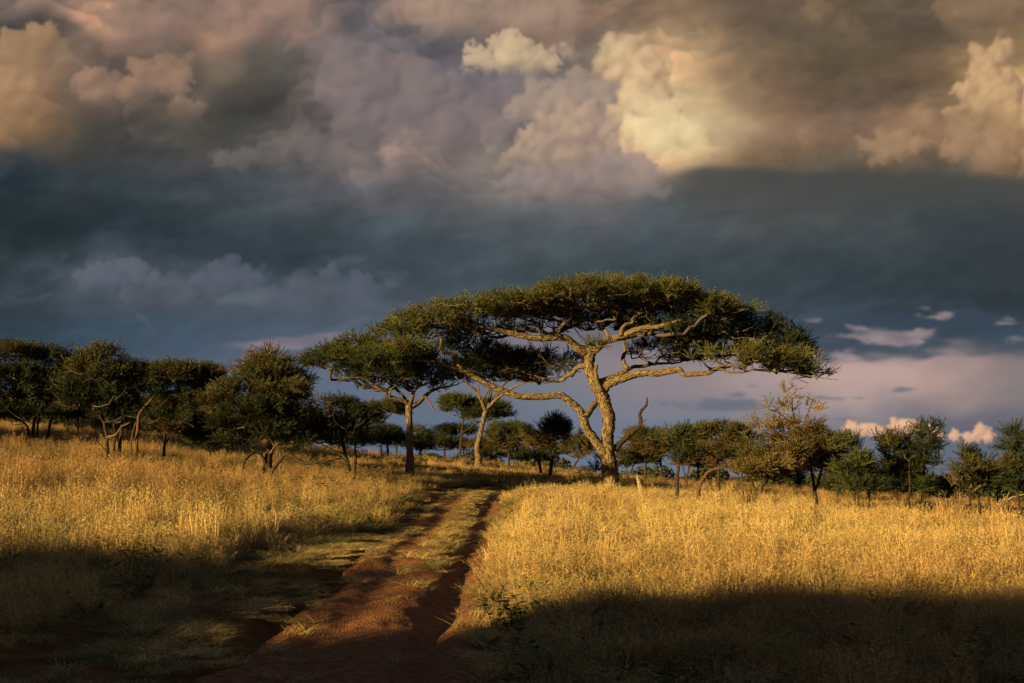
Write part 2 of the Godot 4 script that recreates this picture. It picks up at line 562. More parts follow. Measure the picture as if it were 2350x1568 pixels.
func make_materials() -> void:
	var bark := StandardMaterial3D.new()
	bark.albedo_texture = noise_picture(3, 0.02, 5, ["2a2018", "5c4a36", "94805e", "a8946f"], 512)
	bark.uv1_scale = Vector3(1.5, 0.26, 1)
	bark.normal_enabled = true
	bark.normal_texture = noise_picture(4, 0.03, 5, [], 512, 14.0)
	bark.normal_scale = 2.0
	bark.roughness = 0.9
	mats.bark = bark
	var brown: StandardMaterial3D = bark.duplicate()
	brown.albedo_texture = noise_picture(6, 0.03, 5, ["1e1812", "352a20", "4e3f30", "5e4e3c"], 512)
	mats.dark_bark = brown
	var pale: StandardMaterial3D = bark.duplicate()
	pale.albedo_texture = noise_picture(7, 0.03, 5, ["6e6250", "988870", "b8a88c", "c4b698"], 512)
	mats.pale_bark = pale
	var red: StandardMaterial3D = bark.duplicate()
	red.albedo_texture = noise_picture(8, 0.03, 5, ["3c281c", "64452f", "805c40", "74533a"], 512)
	mats.red_bark = red
	var twig := StandardMaterial3D.new()
	twig.albedo_color = Color(0.085, 0.06, 0.04).linear_to_srgb()
	twig.roughness = 0.9
	mats.twig = twig
	var pale_twig: StandardMaterial3D = twig.duplicate()
	pale_twig.albedo_color = Color(0.26, 0.17, 0.085).linear_to_srgb()
	mats.pale_twig = pale_twig
	var leaf := StandardMaterial3D.new()
	leaf.vertex_color_use_as_albedo = true
	leaf.roughness = 0.6
	leaf.metallic_specular = 0.3
	leaf.backlight_enabled = true
	leaf.backlight = Color(0.35, 0.35, 0.35)
	mats.leaf = leaf
	var grass: StandardMaterial3D = leaf.duplicate()
	grass.roughness = 0.65
	grass.metallic_specular = 0.35
	grass.backlight = Color(0.55, 0.55, 0.55)
	mats.grass = grass
	var soil := StandardMaterial3D.new()
	soil.albedo_texture = noise_picture(9, 0.012, 6, ["46301e", "5c3e26", "745030", "665034"], 1024)
	soil.uv1_triplanar = true
	soil.uv1_world_triplanar = true
	soil.uv1_scale = Vector3(0.13, 0.13, 0.13)
	soil.normal_enabled = true
	soil.normal_texture = noise_picture(10, 0.05, 5, [], 1024, 10.0)
	soil.roughness = 0.95
	soil.metallic_specular = 0.2
	mats.soil = soil
	var track := StandardMaterial3D.new()
	track.albedo_texture = noise_picture(13, 0.014, 6, ["5c3e2c", "785039", "906448", "805840"], 1024)
	track.uv1_triplanar = true
	track.uv1_world_triplanar = true
	track.uv1_scale = Vector3(0.31, 0.31, 0.31)
	track.normal_enabled = true
	track.normal_texture = noise_picture(14, 0.06, 5, [], 1024, 12.0)
	track.normal_scale = 0.7
	track.roughness = 0.95
	track.metallic_specular = 0.2
	mats.track = track


# ------------------------------------------------------------------ ground

func rise(d: float) -> float:
	if d < 0.0:
		return 0.047 * maxf(d, -6.0)
	if d < 54.0:
		return 0.047 * d
	if d < 80.0:
		var t := d - 54.0
		return 2.538 + 0.047 * t - 0.047 * t * t / 52.0
	return 3.149 - 11.0 * smoothstep(80.0, 520.0, d)


func base_y(x: float, z: float) -> float:
	var d := -z
	var side := 60.0 * tanh(x / 60.0)
	var y := rise(d) - 0.0012 * side * clampf(d, 0.0, 70.0) * (1.0 - smoothstep(90.0, 320.0, d))
	y += bumps.get_noise_2d(x, z) * 0.22 * smoothstep(0.0, 14.0, d)
	y += bumps.get_noise_2d(x * 6.0, z * 6.0) * 0.05
	y += 9.0 * maxf(0.0, bumps.get_noise_2d(x * 0.05, z * 0.05)) * smoothstep(300.0, 1200.0, d)
	return y


func track_x(d: float) -> float:
	var x := -1.88 + 0.0135 * d
	if d > 44.0:
		x += 0.012 * (d - 44.0) * (d - 44.0)
	return x


# height of the track's own surface above the plain ground, u metres right of its middle line
func track_rise(u: float, d: float) -> float:
	var wob := 0.07 * sin(d * 0.55) + 0.05 * sin(d * 1.3 + 1.0)
	var l := (u + 0.65 + wob) / 0.24
	var r := (u - 0.66 + wob * 0.6) / (0.25 + 0.03 * sin(d * 0.8))
	var deep := 0.09 + 0.08 * smoothstep(25.0, 17.0, d)
	var y := -0.05 * exp(-l * l) - deep * exp(-r * r) + 0.04 * exp(-u * u / 0.10)
	return y


func track_half(d: float) -> float:
	return 1.06 + 0.16 * sin(d * 0.9) * sin(d * 0.37) + 0.22 * smoothstep(24.0, 14.0, d)


func ground_y(x: float, z: float) -> float:
	var d := -z
	var y := base_y(x, z)
	if d > 2.0 and d < 60.0:
		var u := x - track_x(d)
		if absf(u) < 2.2:
			y += track_rise(u, d)
	return y


func build_ground() -> void:
	var rows := PackedFloat32Array()
	var d := -40.0
	while d < 7000.0:
		rows.append(d)
		d += 0.45 if d > 6.0 and d < 64.0 else (1.5 if d < 100.0 else d * 0.06)
	var cols := 181
	var s := Shape.new()
	for dd in rows:
		var half := maxf(75.0, dd * 1.15)
		for i in cols:
			var t := (i - (cols - 1) * 0.5) / ((cols - 1) * 0.5)
			var x := half * (0.25 * t + 0.75 * t * t * t)
			var y := base_y(x, -dd)
			if dd > 1.0 and dd < 60.0:
				var u := absf(x - track_x(dd))
				y -= 0.45 * smoothstep(1.9, 1.2, u) * smoothstep(60.0, 56.0, dd)
			s.v.append(Vector3(x, y, -dd))
			s.n.append(Vector3.UP)
	for j in rows.size() - 1:
		for i in cols - 1:
			var a := j * cols + i
			var b := a + cols
			s.idx.append_array(PackedInt32Array([a, b, a + 1, a + 1, b, b + 1]))
	normals(s, cols, rows.size())
	var g := part("ground", s.mesh(mats.soil), self)
	tag(g, "brown soil of the savannah under the dry grass", "", "", "structure")
	# the track: a strip of red soil with two ruts, its edges tucked under the ground
	var t := Shape.new()
	var across := 57
	var long := int((58.0 - 4.0) / 0.12)
	var crumbs := FastNoiseLite.new()
	crumbs.seed = 8
	crumbs.frequency = 1.3
	crumbs.fractal_octaves = 4
	for j in long:
		var q := 4.0 + j * 0.12
		for i in across:
			var u := -2.1 + 4.2 * i / (across - 1)
			var x := track_x(q) + u
			var y := base_y(x, -q) + track_rise(u, q) + 0.012
			var edge := smoothstep(track_half(q) - 0.1, 2.05, absf(u) + 0.18 * crumbs.get_noise_2d(x * 0.7, q * 0.7))
			y += 0.030 * crumbs.get_noise_2d(x * 1.6, q * 0.5) + 0.012 * crumbs.get_noise_2d(x * 6.0, q * 0.7) + 0.005 * crumbs.get_noise_2d(x * 5.0, q * 5.0) - 0.5 * edge
			t.v.append(Vector3(x, y, -q))
			t.n.append(Vector3.UP)
	for j in long - 1:
		for i in across - 1:
			var a := j * across + i
			var b := a + across
			t.idx.append_array(PackedInt32Array([a, b, a + 1, a + 1, b, b + 1]))
	normals(t, across, long)
	var tr := part("dirt_track", t.mesh(mats.track), self)
	tag(tr, "two rutted wheel track of bare red soil leading towards the big tree", "", "", "structure")


func normals(s: Shape, cols: int, rows: int) -> void:
	for j in rows:
		for i in cols:
			var dx := s.v[j * cols + mini(i + 1, cols - 1)] - s.v[j * cols + maxi(i - 1, 0)]
			var dz := s.v[mini(j + 1, rows - 1) * cols + i] - s.v[maxi(j - 1, 0) * cols + i]
			s.n[j * cols + i] = dx.cross(dz).normalized()


# ------------------------------------------------------------------ trees

class Plant:
	var p := PackedVector3Array()      # joints, in the tree's own place
	var r := PackedFloat32Array()      # how thick the wood is there
	var chains := []                   # grown branches: arrays of joint numbers, the first on older wood


func smooth_line(pts: Array, step: float) -> Array:
	# Catmull-Rom through [position, radius] pairs, resampled
	var out_p := PackedVector3Array()
	var out_r := PackedFloat32Array()
	for i in pts.size() - 1:
		var a: Vector3 = pts[maxi(i - 1, 0)][0]
		var b: Vector3 = pts[i][0]
		var c: Vector3 = pts[i + 1][0]
		var e: Vector3 = pts[mini(i + 2, pts.size() - 1)][0]
		var n := maxi(2, int(ceil(b.distance_to(c) / step)))
		for k in n:
			var t := float(k) / n
			out_p.append(b.cubic_interpolate(c, a, e, t))
			out_r.append(lerpf(pts[i][1], pts[i + 1][1], t))
	out_p.append(pts[-1][0])
	out_r.append(pts[-1][1])
	return [out_p, out_r]


# a stroke is [crop, nearer at its start, nearer at its end, [x, y, width]...]; widths are in crop pixels
func stroke_line(stroke: Array, origin: Vector3, d: float, step: float, knots := 0.0) -> Array:
	var pts := []
	var n := stroke.size() - 3
	for i in n:
		var q: Array = stroke[i + 3]
		var near: float = lerpf(stroke[1], stroke[2], float(i) / maxf(1.0, n - 1.0))
		var px := spot(stroke[0], q[0], q[1])
		pts.append([at(px.x, px.y, d - near) - origin, 0.5 * q[2] * CROPS[stroke[0]][2] * (d - near) / FOCAL])
	var line := smooth_line(pts, step)
	if knots > 0.0:
		for i in range(1, line[0].size() - 1):
			line[0][i] += Vector3(rng.randf_range(-1, 1), rng.randf_range(-0.7, 0.7), rng.randf_range(-1, 1)) * knots
	return line


func grow_to(plant: Plant, goal: Vector3, droop: float, wiggle: float, step: float) -> void:
	var best := -1
	var cost := 1e9
	for i in plant.p.size():
		var q := plant.p[i]
		var dx := goal.x - q.x
		var dy := goal.y - q.y
		var dz := goal.z - q.z
		var c := sqrt(dx * dx + dy * dy * 1.5 + dz * dz) + maxf(0.0, -dy) * 1.2
		if c < cost:
			cost = c
			best = i
	var from := plant.p[best]
	var far := from.distance_to(goal)
	var n := maxi(2, int(ceil(far / step)))
	var chain := PackedInt32Array([best])
	var bend := Vector3(rng.randf_range(-1, 1), rng.randf_range(-1, 0.4), rng.randf_range(-1, 1)) * far * wiggle
	var bend2 := Vector3(rng.randf_range(-1, 1), rng.randf_range(-1, 1), rng.randf_range(-1, 1)) * far * wiggle * 0.5
	for k in range(1, n + 1):
		var t := float(k) / n
		var q := from.lerp(goal, t) + bend * sin(PI * t) + bend2 * sin(TAU * t) + Vector3(0, -droop * far * sin(PI * t), 0)
		q += Vector3(rng.randf_range(-1, 1), rng.randf_range(-1, 1), rng.randf_range(-1, 1)) * step * 0.13 * (1.0 if k < n else 0.0)
		chain.append(plant.p.size())
		plant.p.append(q)
		plant.r.append(0.0)
	plant.chains.append(chain)


# thickness of the grown branches: what they carry, added up from the tips
func thicken(plant: Plant, tip: float, most: float) -> void:
	var burden := PackedFloat32Array()
	burden.resize(plant.p.size())
	for k in range(plant.chains.size() - 1, -1, -1):
		var chain: PackedInt32Array = plant.chains[k]
		var carried := 1.0
		for i in range(chain.size() - 1, 0, -1):
			carried += burden[chain[i]] + 0.1
			plant.r[chain[i]] = minf(most, tip * pow(carried, 0.46))
		burden[chain[0]] += carried


func make_sprig(kind: int) -> ArrayMesh:
	# 0 umbrella thorn shoot, 1 bushy leaf spray, 2 almost bare thorny twig, 3 broad leaves
	if sprigs.has(kind):
		return sprigs[kind]
	var r := RandomNumberGenerator.new()
	r.seed = 900 + kind
	var s := Shape.new()
	var rods: int = [7, 7, 5, 4][kind]
	for q in rods:
		var lean := Vector3(r.randf_range(-1, 1), r.randf_range(0.5, 1.2), r.randf_range(-1, 1)).normalized()
		if q == 0:
			lean = Vector3(0, 1, 0)
		var length: float = (r.randf_range(0.34, 0.60) if q else 0.62) * [1.25, 1.0, 1.0, 1.0][kind]
		var start := Vector3(0, r.randf_range(0.0, 0.2), 0) if q else Vector3.ZERO
		var side := lean.cross(Vector3(0.3, 0.1, 0.9)).normalized()
		var bend := side * r.randf_range(-0.12, 0.12)
		var w: float = [0.010, 0.008, 0.011, 0.007][kind]
		s.tri(start - side * w, start + side * w, start + lean * length + bend)
		var per: int = [10, 10, 4, 7][kind]
		for k in per:
			var t := (k + 1.0) / per
			var at_ := start + lean * length * t + bend * t * t
			for m in [2, 2, 1, 1][kind]:
				var dir: Vector3 = (lean * [1.7, 0.75, 0.5, 0.2][kind] + Vector3(r.randf_range(-1, 1), r.randf_range(-0.3, 1), r.randf_range(-1, 1))).normalized()
				var across: Vector3 = dir.cross(Vector3(r.randf_range(-1, 1), r.randf_range(-1, 1), r.randf_range(-1, 1))).normalized()
				var l: float = r.randf_range(0.7, 1.2) * [0.12, 0.095, 0.08, 0.13][kind]
				var ww: float = r.randf_range(0.7, 1.2) * [0.013, 0.019, 0.010, 0.038][kind]
				var mid: Vector3 = at_ + dir * l * 0.45
				s.tri(at_, mid + across * ww, at_ + dir * l)
				if kind != 2:
					s.tri(at_, at_ + dir * l, mid - across * ww)
	sprigs[kind] = s.mesh(mats.leaf)
	return sprigs[kind]


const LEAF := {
	"thorn": Color(0.094, 0.102, 0.036), "olive": Color(0.078, 0.076, 0.032), "deep": Color(0.036, 0.047, 0.022), "brown": Color(0.110, 0.084, 0.038), "green": Color(0.066, 0.084, 0.030), "tan": Color(0.175, 0.138, 0.066),  # deep: dark leaves, and crown shade painted into lower and rear pads
}


# pads are [crop, x, y, half width, half height, nearer, half depth over half width, leaf colour, thickness of leaf 0..1]
func make_tree(called: String, label: String, group: String, base: Array, wood: Array, pads: Array, how := {}) -> Node3D:
	var px := spot(base[0], base[1], base[2])
	var b := foot(px, how.get("hidden", 0.28))
	var d := -b.z + float(how.get("farther", 0.0))
	b = Vector3(at(px.x, px.y, d).x, 0.0, -d)
	b.y = ground_y(b.x, b.z) - 0.05
	var t := thing(called, label, "tree", b, group)
	var plant := Plant.new()
	var flat: float = how.get("flat", 0.0)
	var rough := FastNoiseLite.new()
	rough.seed = 4
	rough.frequency = 1.0
	for k in wood.size():
		var w: Array = wood[k]
		var big: bool = w[3][2] * CROPS[w[0]][2] > 9.0
		var line := stroke_line(w, b, d, 0.10 if how.get("fine", false) and big else 0.2, how.get("knots", 0.012))
		if k == 0:
			line[0][0].y = -0.25
			for i in line[0].size():
				line[1][i] *= 1.0 + 0.45 * exp(-maxf(line[0][i].y, 0.0) / 0.35)
		var s := Shape.new()
		s.tube(line[0], line[1], 26 if how.get("fine", false) and big else 9, rough, 0.42 if k == 0 else 0.32)
		var m: String = how.get("bark", "bark")
		if how.has("dead") and k in how.dead:
			m = how.get("dead_bark", "bark")
		var o := part("trunk" if k == 0 or k in how.get("stems", []) else "limb", s.mesh(mats[m]), t)
		if how.has("dead") and k in how.dead:
			o.set_meta("label", "bare dead limb without leaves")
		if not (how.has("dead") and k in how.dead):
			var first: int = 0 if k else int(line[0].size() * 0.45)
			for i in range(first, line[0].size()):
				plant.p.append(line[0][i])
				plant.r.append(line[1][i])
	var scale_: float = how.get("sprig", 0.62)
	var kind: int = how.get("kind", 1)
	var where: Array[Transform3D] = []
	var tints := PackedColorArray()
	var goals := []
	var masses := []
	for pad in pads:
		var c := spot(pad[0], pad[1], pad[2])
		var dd: float = d - pad[5]
		var unit: float = CROPS[pad[0]][2] * dd / FOCAL
		var rx: float = pad[3] * unit * how.get("big", 1.0)
		var ry: float = pad[4] * unit * how.get("big", 1.0)
		var rz: float = rx * (pad[6] if pad.size() > 6 else 1.0)
		var mid := at(c.x, c.y, dd) - b
		if how.has("whisker"):
			mid += Vector3(rng.randf_range(-0.3, 0.3) * rx, rng.randf_range(-0.15, 0.2) * ry, rng.randf_range(-0.3, 0.3) * rz)
			ry *= rng.randf_range(0.7, 1.15)
			rx *= rng.randf_range(0.85, 1.3)
		masses.append([mid, rx, ry, rz, pad])
		var count := int(clampf(PI * rx * rz * how.get("twigs", 3.2), 5, 260))
		for i in count:
			var a := rng.randf() * TAU
			var q := sqrt(rng.randf()) * 0.95
			var h := rng.randf_range(-1.1, 0.35) if flat > 0.5 else rng.randf_range(-0.75, 0.75)
			goals.append(mid + Vector3(cos(a) * q * rx, h * ry * sqrt(1.0 - q * q * 0.8), sin(a) * q * rz))
		if how.has("whisker"):
			for i in int(count * 0.16) + 2:
				var a := rng.randf() * TAU
				var q := rng.randf_range(0.2, 1.0)
				goals.append(mid + Vector3(cos(a) * q * rx * 1.15, (1.05 - 0.5 * q + rng.randf() * 0.35) * ry, sin(a) * q * rz * 1.15))
	var heart := Vector3.ZERO
	for i in range(0, plant.p.size(), 3):
		heart += plant.p[i] * 3.0 / plant.p.size()
	goals.sort_custom(func(x, y): return x.distance_squared_to(heart) < y.distance_squared_to(heart))
	for g in goals:
		grow_to(plant, g, how.get("droop", 0.04), how.get("wiggle", 0.11), how.get("step", 0.32))
	thicken(plant, how.get("tip", 0.0085), how.get("most", 0.07))
	var bs := Shape.new()
	for chain in plant.chains:
		var pp := PackedVector3Array()
		var rr := PackedFloat32Array()
		for i in chain.size():
			pp.append(plant.p[chain[i]])
			rr.append(plant.r[chain[i]] if i else minf(plant.r[chain[1]] * 1.15, maxf(plant.r[chain[0]], 0.01)))
		bs.tube(pp, rr, 5 if rr[0] > 0.02 else 4)
	if bs.v.size():
		var o := part("branches", bs.mesh(mats[how.get("twig_bark", "twig")]), t)
		o.set_meta("kind", "stuff")
	# leaf sprays
	var dense: float = how.get("dense", 1.0)
	var top := b.y
	for ms in masses:
		var mid: Vector3 = ms[0]
		var rx: float = ms[1]
		var ry: float = ms[2]
		var rz: float = ms[3]
		var pad: Array = ms[4]
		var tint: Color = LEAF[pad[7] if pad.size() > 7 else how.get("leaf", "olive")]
		var thick: float = (pad[8] if pad.size() > 8 else 1.0) * dense
		var n := int(PI * rx * rz * (0.55 + 0.45 * minf(2.0, ry / maxf(rx, 0.2))) * 62.0 * thick / (scale_ * scale_ * 2.6))
		for i in n:
			var a := rng.randf() * TAU
			var q := pow(rng.randf(), 0.45)
			var edge := 1.0 + 0.55 * clumps.get_noise_3d(mid.x * 2.0 + cos(a) * 1.3, mid.y * 2.0 + sin(a) * 1.3, mid.z * 3.0)
			var arch := sqrt(maxf(0.0, 1.0 - q * q))
			var h: float
			if flat > 0.5:
				h = lerpf(-0.30, 1.0, pow(rng.randf(), 0.6)) * arch
			else:
				h = lerpf(-0.95, 1.0, rng.randf()) * arch
			var pos := mid + Vector3(cos(a) * q * rx * edge, h * ry * (0.75 + 0.25 * edge), sin(a) * q * rz * edge)
			var gap := clumps.get_noise_3dv((pos + b) * (0.75 if flat > 0.5 else 1.2))
			var open := -0.12 if flat < 0.5 else (lerpf(0.22, -0.12, clampf(h * 2.0 + 0.4, 0.0, 1.0)) if not how.has("whisker") else lerpf(0.10, -0.14, clampf(h * 2.0 + 0.4, 0.0, 1.0)))
			if gap < open and rng.randf() < 0.9:
				continue
			var out := Vector3(cos(a) * q, 0.0, sin(a) * q)
			var up := (out * rng.randf_range(0.5, 1.3) + Vector3(0, rng.randf_range(0.25, 1.1) if flat > 0.5 else rng.randf_range(-0.15, 1.0), 0) + Vector3(rng.randf_range(-1, 1), rng.randf_range(-1, 1), rng.randf_range(-1, 1)) * 0.45).normalized()
			var sx := up.cross(Vector3(rng.randf_range(-1, 1), rng.randf_range(-1, 1), rng.randf_range(-1, 1))).normalized()
			var s := scale_ * rng.randf_range(0.65, 1.25)
			where.append(Transform3D(Basis(sx, up, sx.cross(up)) * s, pos - up * s * (0.5 if flat > 0.5 else 0.35)))
			var k := rng.randf_range(0.7, 1.3)
			var warm := rng.randf_range(-0.15, 0.25)
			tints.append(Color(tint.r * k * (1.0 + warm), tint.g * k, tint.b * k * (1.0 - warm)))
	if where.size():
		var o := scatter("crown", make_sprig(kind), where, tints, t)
	return t


func build_trees() -> void:
	var umbrella := {"dense": 0.72, "flat": 1.0, "kind": 0, "sprig": 0.85, "leaf": "thorn", "twigs": 3.4, "fine": true, "tip": 0.013, "most": 0.10, "wiggle": 0.13, "step": 0.4}
	make_tree("umbrella_thorn_tree", "tallest flat topped thorn tree with a thick forked tan trunk right of the track", "", [2, 505, 1462],
		[
			[2, 0.0, 0.0, [505, 1470, 104], [497, 1380, 96], [488, 1290, 92], [478, 1225, 92], [478, 1150, 76], [486, 1070, 74], [484, 1000, 76], [464, 930, 74], [438, 860, 80], [400, 800, 74], [372, 740, 64], [362, 680, 58], [368, 620, 62], [385, 590, 56]],
			[2, 0.1, 0.9, [462, 1255, 62], [420, 1190, 58], [370, 1125, 56], [338, 1070, 54], [326, 1025, 54], [308, 985, 46], [275, 945, 44], [225, 905, 42], [178, 876, 42], [100, 884, 40], [0, 885, 40], [-90, 882, 38], [-160, 860, 38], [-230, 830, 38], [-290, 805, 36], [-370, 760, 32], [-450, 720, 30], [-530, 700, 26], [-610, 668, 20], [-700, 655, 15], [-780, 650, 12], [-850, 630, 8]],
			[2, 0.5, -0.6, [338, 1020, 44], [372, 970, 42], [400, 930, 38], [424, 880, 34]],
			[2, 0.0, 2.6, [452, 850, 58], [478, 815, 52], [520, 790, 50], [590, 765, 48], [660, 740, 46], [740, 732, 44], [810, 734, 42], [880, 720, 38], [935, 712, 34], [965, 742, 30], [1060, 741, 30], [1120, 732, 28], [1165, 712, 26], [1205, 708, 20], [1260, 728, 14], [1350, 726, 13], [1420, 712, 13], [1500, 722, 12], [1620, 728, 10], [1740, 748, 8], [1850, 765, 5], [1955, 780, 3]],
			[2, 0.0, -1.2, [425, 795, 40], [480, 775, 38], [540, 752, 36], [585, 728, 34], [602, 702, 28], [582, 668, 26], [580, 630, 26], [592, 600, 22], [585, 540, 18], [600, 470, 12]],
			[2, -1.0, -2.4, [595, 715, 26], [650, 694, 22], [720, 688, 20], [780, 676, 18], [850, 672, 14], [930, 668, 10], [1000, 640, 6]],
			[2, -1.2, -1.6, [780, 680, 14], [800, 645, 13], [830, 625, 12], [880, 608, 8], [940, 600, 5]],
			[2, 0.0, -1.8, [350, 690, 34], [310, 690, 30], [278, 706, 28], [255, 738, 26], [215, 755, 24], [185, 780, 24], [110, 782, 18], [40, 760, 10], [-40, 740, 6]],
			[2, 0.0, 1.2, [380, 600, 56], [330, 596, 54], [290, 578, 50], [250, 540, 46], [215, 512, 44], [150, 505, 42], [60, 512, 40], [-30, 505, 38], [-110, 488, 34], [-190, 468, 30], [-260, 455, 24], [-330, 440, 18], [-420, 420, 10]],
			[2, 0.6, 0.2, [175, 505, 28], [165, 470, 24], [190, 430, 22], [232, 395, 20], [250, 360, 18], [240, 330, 16], [280, 318, 14], [325, 308, 9]],
			[2, 0.0, 1.6, [385, 600, 56], [430, 565, 48], [465, 530, 44], [530, 515, 40], [590, 490, 38], [650, 465, 34], [720, 445, 32], [800, 438, 26], [880, 415, 20], [950, 395, 12]],
			[2, 0.8, 0.6, [568, 498, 26], [572, 450, 24], [600, 425, 22], [640, 415, 18], [642, 385, 16], [680, 360, 14], [715, 345, 8]],
			[2, 0.3, -1.4, [500, 520, 24], [470, 470, 24], [430, 435, 22], [385, 410, 18], [345, 390, 12]],
			[2, 0.0, -2.2, [540, 515, 34], [640, 495, 34], [740, 470, 30], [850, 430, 26], [950, 420, 18], [1060, 440, 10]],
			[2, 0.3, 0.2, [440, 850, 30], [415, 800, 28], [404, 750, 26], [404, 705, 24], [408, 680, 18]],
			[2, 0.0, -0.5, [528, 1225, 44], [560, 1185, 38], [600, 1145, 34], [645, 1110, 30], [678, 1080, 26], [690, 1040, 24], [684, 1000, 22], [700, 970, 18], [726, 940, 15], [733, 910, 12], [728, 888, 5]],
			[2, -0.2, 0.1, [680, 1080, 14], [700, 1055, 10], [724, 1030, 4]],
			[1, 1.3, 2.0, [1115, 700, 24], [1085, 665, 22], [1082, 625, 20], [1060, 605, 20], [1010, 605, 20], [985, 580, 20], [940, 572, 18], [850, 570, 16], [780, 552, 14], [700, 548, 11], [630, 544, 7]],
			[1, 1.5, 1.5, [978, 575, 15], [985, 530, 15], [980, 495, 13], [940, 475, 9], [900, 468, 5]],
			[1, 1.0, 0.9, [1180, 705, 16], [1208, 690, 15], [1205, 668, 14], [1175, 652, 11], [1150, 640, 6]],
			[1, 0.9, 1.6, [1240, 495, 26], [1200, 470, 22], [1130, 430, 20], [1060, 420, 16], [980, 415, 12], [900, 425, 7]],
		],
		[
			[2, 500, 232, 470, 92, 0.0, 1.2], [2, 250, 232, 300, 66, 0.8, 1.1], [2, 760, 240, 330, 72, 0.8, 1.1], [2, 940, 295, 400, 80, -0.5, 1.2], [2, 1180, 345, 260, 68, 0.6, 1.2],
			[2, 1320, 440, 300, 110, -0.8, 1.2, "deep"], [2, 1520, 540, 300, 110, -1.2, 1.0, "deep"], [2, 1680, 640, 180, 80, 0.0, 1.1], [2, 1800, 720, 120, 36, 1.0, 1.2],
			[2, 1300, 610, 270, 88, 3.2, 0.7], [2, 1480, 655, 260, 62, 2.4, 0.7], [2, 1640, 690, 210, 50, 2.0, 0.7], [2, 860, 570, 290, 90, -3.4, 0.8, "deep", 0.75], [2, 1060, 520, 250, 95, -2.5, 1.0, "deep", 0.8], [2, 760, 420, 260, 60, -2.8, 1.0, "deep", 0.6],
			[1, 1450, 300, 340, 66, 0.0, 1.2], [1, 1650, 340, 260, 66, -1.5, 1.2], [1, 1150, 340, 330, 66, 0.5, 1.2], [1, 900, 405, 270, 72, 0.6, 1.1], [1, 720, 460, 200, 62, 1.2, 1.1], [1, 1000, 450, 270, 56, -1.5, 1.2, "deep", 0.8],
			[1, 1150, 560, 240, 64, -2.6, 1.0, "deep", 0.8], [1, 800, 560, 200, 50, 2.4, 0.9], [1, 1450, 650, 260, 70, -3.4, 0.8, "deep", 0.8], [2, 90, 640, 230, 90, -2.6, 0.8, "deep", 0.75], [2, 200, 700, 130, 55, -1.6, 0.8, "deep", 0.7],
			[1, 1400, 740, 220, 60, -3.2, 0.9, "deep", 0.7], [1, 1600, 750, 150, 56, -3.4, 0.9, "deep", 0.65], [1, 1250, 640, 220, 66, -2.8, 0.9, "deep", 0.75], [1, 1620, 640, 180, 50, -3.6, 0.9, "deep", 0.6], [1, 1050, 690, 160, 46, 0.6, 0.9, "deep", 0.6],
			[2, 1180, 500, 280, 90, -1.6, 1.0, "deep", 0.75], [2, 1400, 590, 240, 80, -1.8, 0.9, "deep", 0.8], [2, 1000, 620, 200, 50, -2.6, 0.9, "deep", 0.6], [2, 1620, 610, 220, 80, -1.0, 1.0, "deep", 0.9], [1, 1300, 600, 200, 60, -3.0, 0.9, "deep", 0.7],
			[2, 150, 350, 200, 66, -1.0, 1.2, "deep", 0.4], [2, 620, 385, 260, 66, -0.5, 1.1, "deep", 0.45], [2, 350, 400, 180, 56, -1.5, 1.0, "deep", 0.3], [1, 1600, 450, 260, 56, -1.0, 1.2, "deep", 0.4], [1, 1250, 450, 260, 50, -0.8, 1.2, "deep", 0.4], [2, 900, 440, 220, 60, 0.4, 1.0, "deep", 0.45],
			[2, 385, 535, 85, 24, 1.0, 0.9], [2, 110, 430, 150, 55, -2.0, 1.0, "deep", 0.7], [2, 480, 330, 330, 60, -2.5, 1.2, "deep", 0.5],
		], umbrella.merged({"dead": [15, 16], "dead_bark": "dark_bark", "knots": 0.02}))
